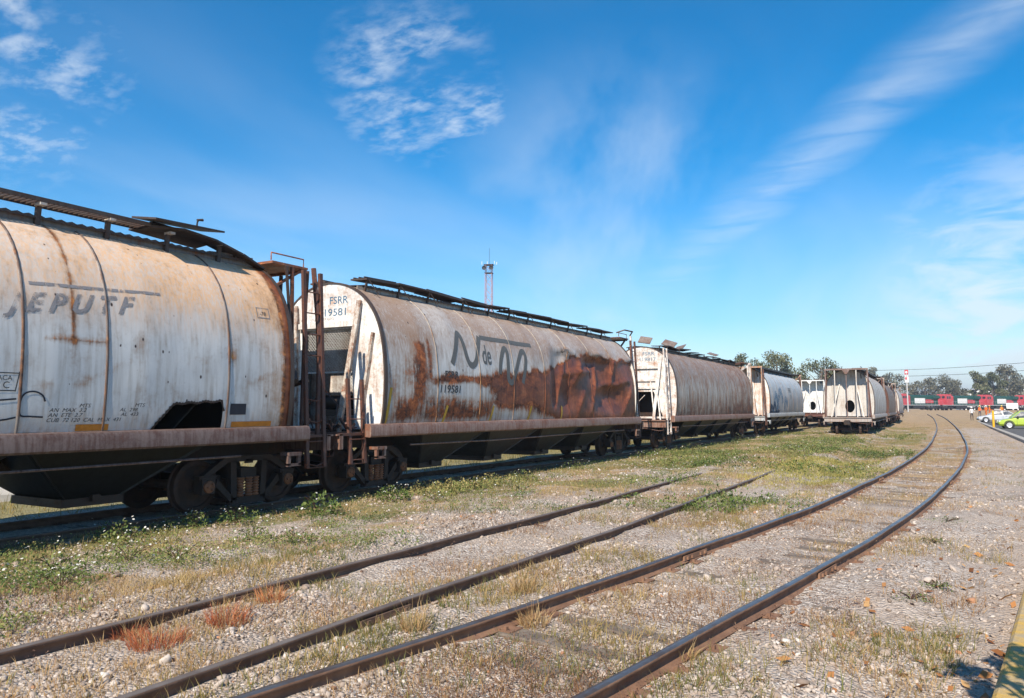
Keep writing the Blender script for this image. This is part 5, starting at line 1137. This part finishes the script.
# ------------------------------------------------------------------ people
def make_person(label, loc, rz, shirt, trousers, hat, skin=(.26, .14, .09), stride=.16, arm=.25):
    V = [(0, 0, .95), (0, 0, 1.12), (0, .01, 1.32), (0, .01, 1.46), (0, 0, 1.54), (0, -.01, 1.62), (0, -.01, 1.71), (0, 0, 1.76)]
    rad = [.135, .125, .145, .10, .052, .085, .088, .05]; E = [(i, i + 1) for i in range(7)]
    for sg in (-1, 1):
        n = len(V); s = stride * sg
        V += [(sg * .09, 0, .90), (sg * .10, -s * .5, .50), (sg * .10, -s * .35 + .02, .09), (sg * .11, -s * .35 - .14, .04)]; rad += [.088, .062, .042, .032]; E += [(0, n), (n, n + 1), (n + 1, n + 2), (n + 2, n + 3)]
        n = len(V); V += [(sg * .19, .01, 1.43), (sg * .25, .03 + s * .3, 1.16), (sg * .24, -.10 - arm * (sg > 0), .98 + arm * .5 * (sg > 0)), (sg * .23, -.15 - arm * (sg > 0), .92 + arm * .55 * (sg > 0))]; rad += [.058, .045, .032, .028]; E += [(3, n), (n, n + 1), (n + 1, n + 2), (n + 2, n + 3)]
    me = bpy.data.meshes.new('person'); me.from_pydata(V, E, []); o = bpy.data.objects.new('person', me); col.objects.link(o)
    md = o.modifiers.new('skin', 'SKIN'); md.use_smooth_shade = True; o.modifiers.new('sub', 'SUBSURF').levels = 1
    for i, r in enumerate(rad): me.skin_vertices[0].data[i].radius = (r, r * .82)
    me.skin_vertices[0].data[0].use_root = True
    dg = bpy.context.evaluated_depsgraph_get(); dg.update(); ev = bpy.data.meshes.new_from_object(o.evaluated_get(dg)); bpy.data.objects.remove(o)
    root = link('person', ev); root.location = loc; root.rotation_euler = (0, 0, rz); tag(root, label, 'person')
    ev.materials.clear()
    for nm, c in (('skin_tone', skin), ('shirt_cloth', shirt), ('trouser_cloth', trousers), ('shoe_leather', (.03, .025, .02))): ev.materials.append(mat_plain(nm, c, .8, .2, 12))
    for p in ev.polygons:
        z = p.center.z; p.material_index = 3 if z < .10 else 2 if z < .96 and abs(p.center.x) < .185 else 0 if (z > 1.50 or (abs(p.center.x) > .19 and z < 1.0)) else 1
    if hat:
        q = MB(); q.lathe([(.14, 1.675), (.145, 1.685), (.115, 1.70), (.11, 1.76), (.075, 1.815), (.001, 1.83)], Matrix.Identity(4), 16); q.build('helmet', mat_plain('helmet_shell', hat, .4, .1, 5), root, 40)
    q = MB(); q.lathe([(.092, 1.60), (.100, 1.68), (.098, 1.72), (.05, 1.79), (.001, 1.80)], Matrix.Translation((0, .012, 0)), 12); q.build('hair', mat_plain('dark_hair', (.02, .014, .01), .8, .2, 9), root, True)
    for sg in (-1, 1):
        for f_ in range(5):                                   # five short fingers on each hand
            q = MB(); x = sg * .23; y = -.15 - .25 * (sg > 0); z = .92 + .1375 * (sg > 0); dx = (f_ - 2) * .011
            q.tube([(x + dx, y, z), (x + dx * 1.4, y - .03, z - .035), (x + dx * 1.2, y - .03, z - .07 + .012 * abs(f_ - 2))], .0075, 5); q.build('finger', ev.materials[0], root)
    return root
W = (.78, .78, .78); HV = (.80, .17, .02)
make_person('person in white shirt, dark trousers and white cap walking beside the kerb end', (3.03, 117.3, float(gz(3.03, 117.3))), R(20), W, (.015, .015, .02), (.8, .8, .8))
make_person('person in orange vest and yellow helmet, leftmost behind the silver car', (4.75, 141.4, float(gz(4.75, 141.4))), R(40), HV, (.04, .05, .09), (.75, .55, .04))
make_person('person in orange vest and white helmet, between two orange-vested people', (5.62, 141.8, float(gz(5.62, 141.8))), R(-30), HV, (.70, .16, .02), (.7, .7, .7))
make_person('person in orange vest standing closest behind the silver car\'s roof', (6.05, 140.6, float(gz(6.05, 140.6))), R(70), HV, (.70, .16, .02), (.75, .40, .04))
make_person('person in orange and yellow vest, rightmost of the work crew', (7.75, 142.5, float(gz(7.75, 142.5))), R(10), (.80, .25, .02), (.04, .05, .09), (.75, .55, .04))
root = empty('notice_board', (9.0, 140.0, float(gz(9, 140))), R(6), 'blank white board on two legs behind the silver car', 'board')
q = MB(); q.box((0, 0, 1.75), (1.5, .05, .85)); q.build('panel', mat_plain('white_board', (.8, .8, .78), .6, .1, 3), root)
for sg in (-1, 1): q = MB(); q.box((sg * .6, .03, .66), (.07, .05, 1.4)); q.build('leg', IRON, root)

# ------------------------------------------------------------------ locomotives across the background
LR = mat_plain('loco_red', (.52, .07, .085), .45, .25, 1.5); LG = mat_plain('loco_green', (.012, .075, .06), .5, .3, 1.5); LW = mat_plain('loco_white', (.74, .75, .74), .5, .15, 2); LK = mat_plain('loco_black', (.03, .03, .032), .7, .3, 2); LS = mat_plain('loco_sill_grey', (.50, .50, .50), .6, .2, 2)
def make_loco(label, x, y, z, rz):
    root = empty('diesel_locomotive', (x, y, z), rz, label, 'locomotive', 'red, green and white locomotives coupled in a row')
    P = lambda n_, mt, f: (lambda q: (f(q), q.build(n_, mt, root))[1])(MB())
    P('underframe', LK, lambda q: q.box((0, 0, 1.35), (2.9, 18.6, .36)))
    P('side_skirt_stripe', LS, lambda q: (q.box((1.47, 0, 1.52), (.03, 18.4, .16)), q.box((-1.47, 0, 1.52), (.03, 18.4, .16))))
    P('fuel_tank', LK, lambda q: q.prism([(-1.4, 1.2), (-1.45, .75), (-1.1, .42), (1.1, .42), (1.45, .75), (1.4, 1.2)], 'y', -2.6, 2.4))
    P('nose', LR, lambda q: q.prism([(-9.0, 1.55), (-7.2, 1.55), (-7.2, 3.05), (-8.3, 2.95), (-8.85, 2.6)], 'x', -.95, .95))
    cab = P('cab', LR, lambda q: q.prism([(-7.25, 1.55), (-4.9, 1.55), (-4.9, 4.55), (-5.2, 4.72), (-7.0, 4.72), (-7.35, 4.5), (-7.45, 3.1)], 'x', -1.5, 1.5))
    for sg in (-1, 1):
        for ya in (-6.75, -5.75):
            q = MB(); q.box((sg * 1.505, ya, 3.75), (.03, .75, .72)); q.build('side_window', GLASS, cab)
        q = MB(); q.box((sg * .62, -7.47, 3.85), (.85, .05, .60)); q.build('windscreen', GLASS, cab)
    P('red_hood', LR, lambda q: q.prism([(-1.0, 1.55), (1.0, 1.55), (1.0, 4.0), (.7, 4.3), (-.7, 4.3), (-1.0, 4.0)], 'y', -4.9, -3.3))
    P('green_hood', LG, lambda q: q.prism([(-1.0, 1.55), (1.0, 1.55), (1.0, 4.0), (.7, 4.35), (-.7, 4.35), (-1.0, 4.0)], 'y', -3.29, 6.0))
    P('white_panel', LW, lambda q: (q.box((1.01, .9, 2.75), (.03, 4.6, 1.5)), q.box((-1.01, .9, 2.75), (.03, 4.6, 1.5))))
    P('red_stripe', LR, lambda q: (q.box((1.01, 5.2, 2.6), (.03, 3.6, 1.1)), q.box((-1.01, 5.2, 2.6), (.03, 3.6, 1.1))))
    P('radiator_hood', LG, lambda q: q.prism([(-1.0, 1.55), (1.0, 1.55), (1.0, 3.0), (1.5, 3.5), (1.5, 4.35), (-1.5, 4.35), (-1.5, 3.5), (-1.0, 3.0)], 'y', 6.01, 9.0))
    P('roof_fan', LK, lambda q: [q.cyl((0, yy, 4.3), (0, yy, 4.5), .55, 14) for yy in (7.0, 8.3)] and None)
    P('exhaust_stack', LK, lambda q: q.box((0, .6, 4.45), (.7, .5, .25)))
    for yc in (-6.2, 6.2):
        tr = P('truck', LK, lambda q: (q.box((1.2, yc, .75), (.2, 4.6, .35)), q.box((-1.2, yc, .75), (.2, 4.6, .35)), q.box((0, yc, .8), (2.2, 2.8, .3))))
        for k in (-1.8, 0, 1.8):
            for sg in (-1, 1):
                q = MB(); q.lathe([(.001, .07), (.45, .07), (.51, .06), (.51, -.06), (.001, -.06)], Matrix.Translation((sg * .78, yc + k, .51)) @ Matrix.Rotation(R(90), 4, 'Y'), 18); q.build('wheel', IRON, tr)
    for sg in (-1, 1):
        q = MB(); q.tube([(sg * 1.42, -4.6, 2.6), (sg * 1.42, 8.9, 2.6)], .022, 5)
        for k in range(9): q.tube([(sg * 1.42, -4.6 + k * 1.68, 1.55), (sg * 1.42, -4.6 + k * 1.68, 2.6)], .02, 5)
        q.build('handrail', LS, root)
        for yy in (-9.25, 9.25): q = MB(); [q.box((sg * 1.2, yy, .5 + .3 * j), (.5, .3, .04)) for j in range(4)]; q.box((sg * 1.46, yy, .95), (.03, .3, 1.1)); q.build('step', LK, root)
    for yy in (-9.5, 9.5): q = MB(); q.box((0, yy, .9), (.3, .5, .3)); q.build('coupler', LK, root)
    return root
ux, uy = .55, .835; hd = -math.atan2(ux, uy)
for i, nm in enumerate(('red-nosed locomotive nearest the dusty white wagons, first in the background row', 'red, green and white locomotive second from left, right of the sign pole', 'red, green and white locomotive third from left, behind the walking person', 'red, green and white locomotive at the right end of the row')):
    s = -4.0 + i * 19.6 + 6.0; x, y = -8.6 + ux * s, 246 + uy * s
    make_loco(nm, x, y, 1.12, hd)
root = empty('railway_track', (0, 0, 0), 0, 'background railway track carrying the locomotives', 'railway track')
for sg in (-1, 1):
    q = MB(); p = Vector((-8.6, 246, 1.05)); dv = Vector((ux, uy, 0)); nv = Vector((uy, -ux, 0)); q.bar(p - dv * 90 + nv * sg * .75, p + dv * 150 + nv * sg * .75, .07, .15); q.build('rail', RAILS2, root)

# ------------------------------------------------------------------ trees
BARK = mat_plain('tree_bark', (.15, .12, .095), .9, .4, 3, 0, .4)
TREEM = mat_leaf('eucalyptus_leaf', [(0, (.05, .065, .035)), (.4, (.11, .125, .06)), (.75, (.18, .185, .095)), (1, (.28, .26, .15))], .25)
TREEB = mat_leaf('dull_green_leaf', [(0, (.07, .075, .055)), (.4, (.14, .14, .095)), (.75, (.21, .20, .14)), (1, (.30, .26, .18))], .25)
def make_tree(label, x, y, h, r, seed, mat=TREEM, clumps=16, n=230, leaf=.34, base=.3, lean=0.0, open_=.8):
    rg = np.random.default_rng(seed); z0 = float(gz(x, y)) - .1
    root = empty('tree', (x, y, z0), 0, label, 'tree', 'trees along the far side of the yard')
    mb = MB(); top = Vector((lean * h, 0, h * .86)); pts = [Vector((0, 0, 0)), Vector((lean * h * .25 + rg.normal(0, .15), rg.normal(0, .15), h * .3)), Vector((lean * h * .6 + rg.normal(0, .3), rg.normal(0, .3), h * .6)), top]
    mb.tube(pts, .1, 8, 0, [h * .024, h * .019, h * .012, h * .004]); cl = []
    for k in range(clumps):
        u = base + (1 - base) * (k + .5) / clumps; a = rg.uniform(0, 6.28); env = math.sin(math.pi * min(1, (u - base) / (1 - base) * .80 + .16)) ** .7
        rr = r * env * rg.uniform(.45, 1.0); st = pts[1].lerp(pts[3], max(0, (u - .3) * .9)); c = Vector((lean * h * u + math.cos(a) * rr, math.sin(a) * rr, h * u * rg.uniform(.95, 1.03)))
        mb.tube([st * .9, (st + c) / 2 + Vector((0, 0, -.1)), c], .1, 5, 0, [h * .008, h * .005, h * .002]); cl.append((c, r * rg.uniform(.26, .46)))
    mb.build('trunk', BARK, root, True)
    Vs = []; T_ = []
    for c, cr in cl:
        m_ = int(n * (cr / (r * .36)) ** 2); d = rg.normal(0, 1, (m_, 3)); d /= np.linalg.norm(d, axis=1)[:, None]; p = np.array(c) + d * (cr * rg.random((m_, 1)) ** .45) * [1, 1, open_] - [0, 0, cr * .15]
        t1 = rg.normal(0, 1, (m_, 3)); t1 /= np.linalg.norm(t1, axis=1)[:, None]; t1[:, 2] -= .5; t2 = np.cross(t1, rg.normal(0, 1, (m_, 3))); t2 /= np.linalg.norm(t2, axis=1)[:, None] + 1e-6
        s = leaf * rg.uniform(.5, 1.3, (m_, 1)); Vs.append(np.stack([p, p + t1 * s * .5 + t2 * s * .3, p + t1 * s, p + t1 * s * .5 - t2 * s * .3], 1).reshape(-1, 3))
        T_.append(np.repeat(np.clip(rg.normal(.5 + rg.normal(0, .1), .2, m_), 0, 1), 4))
    Vs = np.concatenate(Vs); np_mesh('crown', Vs, np.arange(len(Vs)).reshape(-1, 4), mat, {'tint': np.concatenate(T_)}, False, root)
    return root
TR = [('loose eucalyptus crown above the third wagon\'s roof end', -38.9, 174.2, 14.0, 4.2, TREEM, 13, .45), ('tall eucalyptus rising behind the pale blue-white wagon', -30.2, 167.6, 13.6, 4.4, TREEM, 18, .35), ('lower bushy tree left of the tall eucalyptus behind the wagons', -34.5, 172, 11.2, 3.8, TREEM, 12, .4),
      ('forked eucalyptus between the two wagon rows, behind the white wagon', -23.6, 176.8, 12.8, 4.6, TREEM, 14, .45), ('low round tree beside the forked eucalyptus', -27.3, 182, 9.6, 3.6, TREEM, 11, .35), ('small tree peeping past the cage end wagon\'s left post', -20.0, 176, 9.5, 3.0, TREEM, 9, .4),
      ('tree just left of the red and white sign pole', -15.5, 292, 13.0, 6.0, TREEB, 14, .25), ('low tree tucked behind the greyish white wagon', -19.5, 286, 15.5, 4.4, TREEB, 12, .3), ('broad tree right of the red and white sign pole', -6.9, 330, 12.4, 6.4, TREEB, 18, .2), ('second broad grey-green tree right of the sign pole', 0.2, 332, 13.0, 6.2, TREEB, 18, .2), ('small twiggy tree at the right flank of the broad pair', 5.0, 338, 9.4, 4.0, TREEB, 9, .3),
      ('tall dark eucalyptus left of the white warehouse', 9.2, 302, 13.6, 4.4, TREEM, 14, .35), ('dark eucalyptus joined to the warehouse\'s left corner', 14.2, 306, 13.4, 4.0, TREEM, 13, .35), ('tall grey-green eucalyptus before the white warehouse', 20.8, 330, 17.0, 6.0, TREEB, 20, .3), ('rounded tree before the warehouse\'s right half', 26.6, 332, 12.8, 4.8, TREEB, 15, .25), ('dark tree cut off by the right edge of the picture', 30.6, 306, 15.8, 5.2, TREEM, 16, .3)]
for i, (lb, x, y, h, r, mt, cn, bs) in enumerate(TR):
    make_tree(lb, x, y, h * .95, r, 100 + i, mt, cn, 200, .46 if y < 250 else .68, bs, (.05, -.04, .02)[i % 3])
# ------------------------------------------------------------------ lattice mast, sign, wires, warehouse
root = empty('lattice_tower', (-103, 169.2, -.2), R(20), 'tall red and white lattice radio mast behind the second wagon', 'tower')
MR = mat_plain('mast_red', (.42, .20, .17), .6, .2, 1); MW = mat_plain('mast_white', (.8, .8, .8), .6, .1, 1)
zs = np.linspace(0, 39.5, 20)
for i in range(19):
    a, c = 1.0 - .15 * i / 19, 1.0 - .15 * (i + 1) / 19; q = MB(); A = [(-a, -a), (a, -a), (a, a), (-a, a)]; Cc = [(-c, -c), (c, -c), (c, c), (-c, c)]
    for k in range(4):
        q.bar((*A[k], zs[i]), (*Cc[k], zs[i + 1]), .10, .10); q.bar((*A[k], zs[i]), (*Cc[(k + 1) % 4], zs[i + 1]), .05, .05); q.bar((*A[(k + 1) % 4], zs[i]), (*Cc[k], zs[i + 1]), .05, .05); q.bar((*Cc[k], zs[i + 1]), (*Cc[(k + 1) % 4], zs[i + 1]), .05, .05)
    q.build('mast_section', MW if i < 9 else MR, root)
q = MB(); q.box((0, 0, 39.6), (2.5, 1.9, .12)); q.build('top_platform', LK, root)
q = MB(); q.box((0, 0, 37.4), (2.1, 2.0, .1)); q.build('lower_platform', LK, root)
for x, y, l_ in ((-1.9, 0, .9), (-.6, .8, 1.0), (.1, 0, 4.4), (1.6, -.6, .8), (2.0, .4, .7)): q = MB(); q.cyl((x, y, 39.7), (x, y, 39.7 + l_), .07 if l_ < 2 else .045, 6); q.build('antenna', MW if l_ < 2 else LK, root)
for x in (-1.0, .9): q = MB(); q.lathe([(.001, 0), (.5, .12), (.6, .3)], Matrix.Translation((x, -1.2, 38.6)) @ Matrix.Rotation(R(90), 4, 'X'), 14); q.build('dish_antenna', LK, root)
root = empty('sign_pole', (-6.75, 180.4, float(gz(-6.75, 180.4))), 0, 'tall grey pole with red panel above a white panel', 'sign')
q = MB(); q.cyl((0, 0, 0), (0, 0, 8.4), .13, 10); q.build('pole', LS, root)
q = MB(); q.box((0, -.05, 8.35), (.7, .12, 1.0)); q.build('red_panel', LR, root); q = MB(); q.box((0, -.05, 6.95), (.68, .12, 1.5)); q.build('white_panel', LW, root)
q = MB(); q.cyl((0, -.14, 8.35), (0, -.17, 8.35), .22, 16); q.build('round_emblem', LW, root); q = MB(); q.box((-.1, -.14, 7.05), (.36, .04, .5)); q.build('small_panel', LR, root)
POLES = [(-16.2, 163.5, 9.1), (16.5, 129.9, 8.6)]
for (x, y, h), lb in zip(POLES, ('wooden utility pole behind the cage end wagon', 'wooden utility pole right of the car park carrying the wires')):
    z = float(gz(x, y)) if x < 4 else -.05; root = empty('utility_pole', (x, y, z), R(45), lb, 'utility pole')
    q = MB(); q.cyl((0, 0, -.2), (0, 0, h - z), .15, 10, .10); q.build('pole', BARK, root); q = MB(); q.box((0, 0, h - z - .35), (1.6, .12, .12)); q.build('crossarm', BARK, root); q = MB(); q.cyl((0, -.12, h - z - 1.3), (0, -.12, h - z - 1.1), .05, 8); q.build('insulator', LW, root)
for dz_, lb in ((0, 'upper black overhead wire above the locomotives'), (-1.15, 'lower black overhead wire above the locomotives')):
    a, c = Vector(POLES[0]), Vector(POLES[1]); q = MB(); q.tube([a.lerp(c, k / 14) + Vector((0, 0, dz_ - .45 * math.sin(math.pi * k / 14))) for k in range(15)], .032, 5)
    tag(q.build('power_line', LK), lb, 'wire', 'overhead wires')
root = empty('warehouse', (22, 408, 1.0), R(8), 'low white warehouse behind the right-hand trees', 'building')
q = MB(); q.prism([(-16, 0), (16, 0), (16, 8.2), (0, 11.0), (-16, 8.2)], 'y', -7, 12); q.build('wall', LW, root)
q = MB(); q.prism([(-16.6, 8.12), (0, 11.05), (16.6, 8.12), (16.6, 8.4), (0, 11.35), (-16.6, 8.4)], 'y', -7.8, 12.6); q.build('roof', LS, root)
for k in range(5): q = MB(); q.box((-12 + k * 6, -7.02, 5.6), (3.2, .1, 1.2)); q.build('window', GLASS, root)
q = MB(); q.box((-4, -7.03, 2.0), (4.2, .1, 4.0)); q.build('roller_door', LS, root)
# hills far behind
hx = np.linspace(-2600, 2600, 60); hy = np.linspace(0, 900, 10); HX, HY = np.meshgrid(hx, hy); prof = np.sin(np.pi * np.clip(HY / 900, 0, 1)) ** .8; HZ = prof * (14 + 60 * fbm(HX * .0035 + 5, HY * .003, 4)) - 3
i = (np.arange(9)[:, None] * 60 + np.arange(59)[None]).ravel()
tag(np_mesh('hills', np.stack([HX.ravel(), HY.ravel() + 1750, HZ.ravel()], 1), np.stack([i, i + 1, i + 61, i + 60], 1), mat_plain('dry_hill', (.17, .165, .13), .95, .3, .01), None, True), 'low hills on the horizon', 'hills', kind='structure')
# concrete lying beyond the first wagon
root = empty('concrete_barrier', (-16.3, 4.0, float(gz(-16.3, 4))), 0, 'pale concrete barrier lying beyond the first wagon, seen below it', 'barrier')
q = MB(); q.prism([(-.3, 0), (.3, 0), (.26, .14), (.16, .27), (-.16, .27), (-.26, .14)], 'y', -5.5, 5.6); q.build('block', mat_plain('pale_concrete', (.6, .58, .54), .9, .25, 3), root)
# unseen sapling, added out of frame to throw shade across the yellow kerb
make_tree('unseen young sapling added beyond the yellow kerb to cast shade', .95, 3.6, 3.1, .34, 300, TREEM, 9, 70, .09, .72, -.10); bpy.data.objects['tree.%03d' % len(TR)]['group'] = 'unseen saplings'

# ------------------------------------------------------------------ air
m = bpy.data.materials.new('yard_haze'); m.use_nodes = True; t = m.node_tree; t.nodes.clear()
pv = nd(t, 'ShaderNodeVolumePrincipled', {'Color': (.78, .87, 1.0), 'Density': .00045, 'Anisotropy': .2}); mo = nd(t, 'ShaderNodeOutputMaterial'); t.links.new(pv.outputs[0], mo.inputs['Volume'])
q = MB(); q.box((0, 0, 32), (6200, 6200, 68)); o = q.build('haze', m); tag(o, 'thin pale haze over the yard', 'haze', kind='stuff')
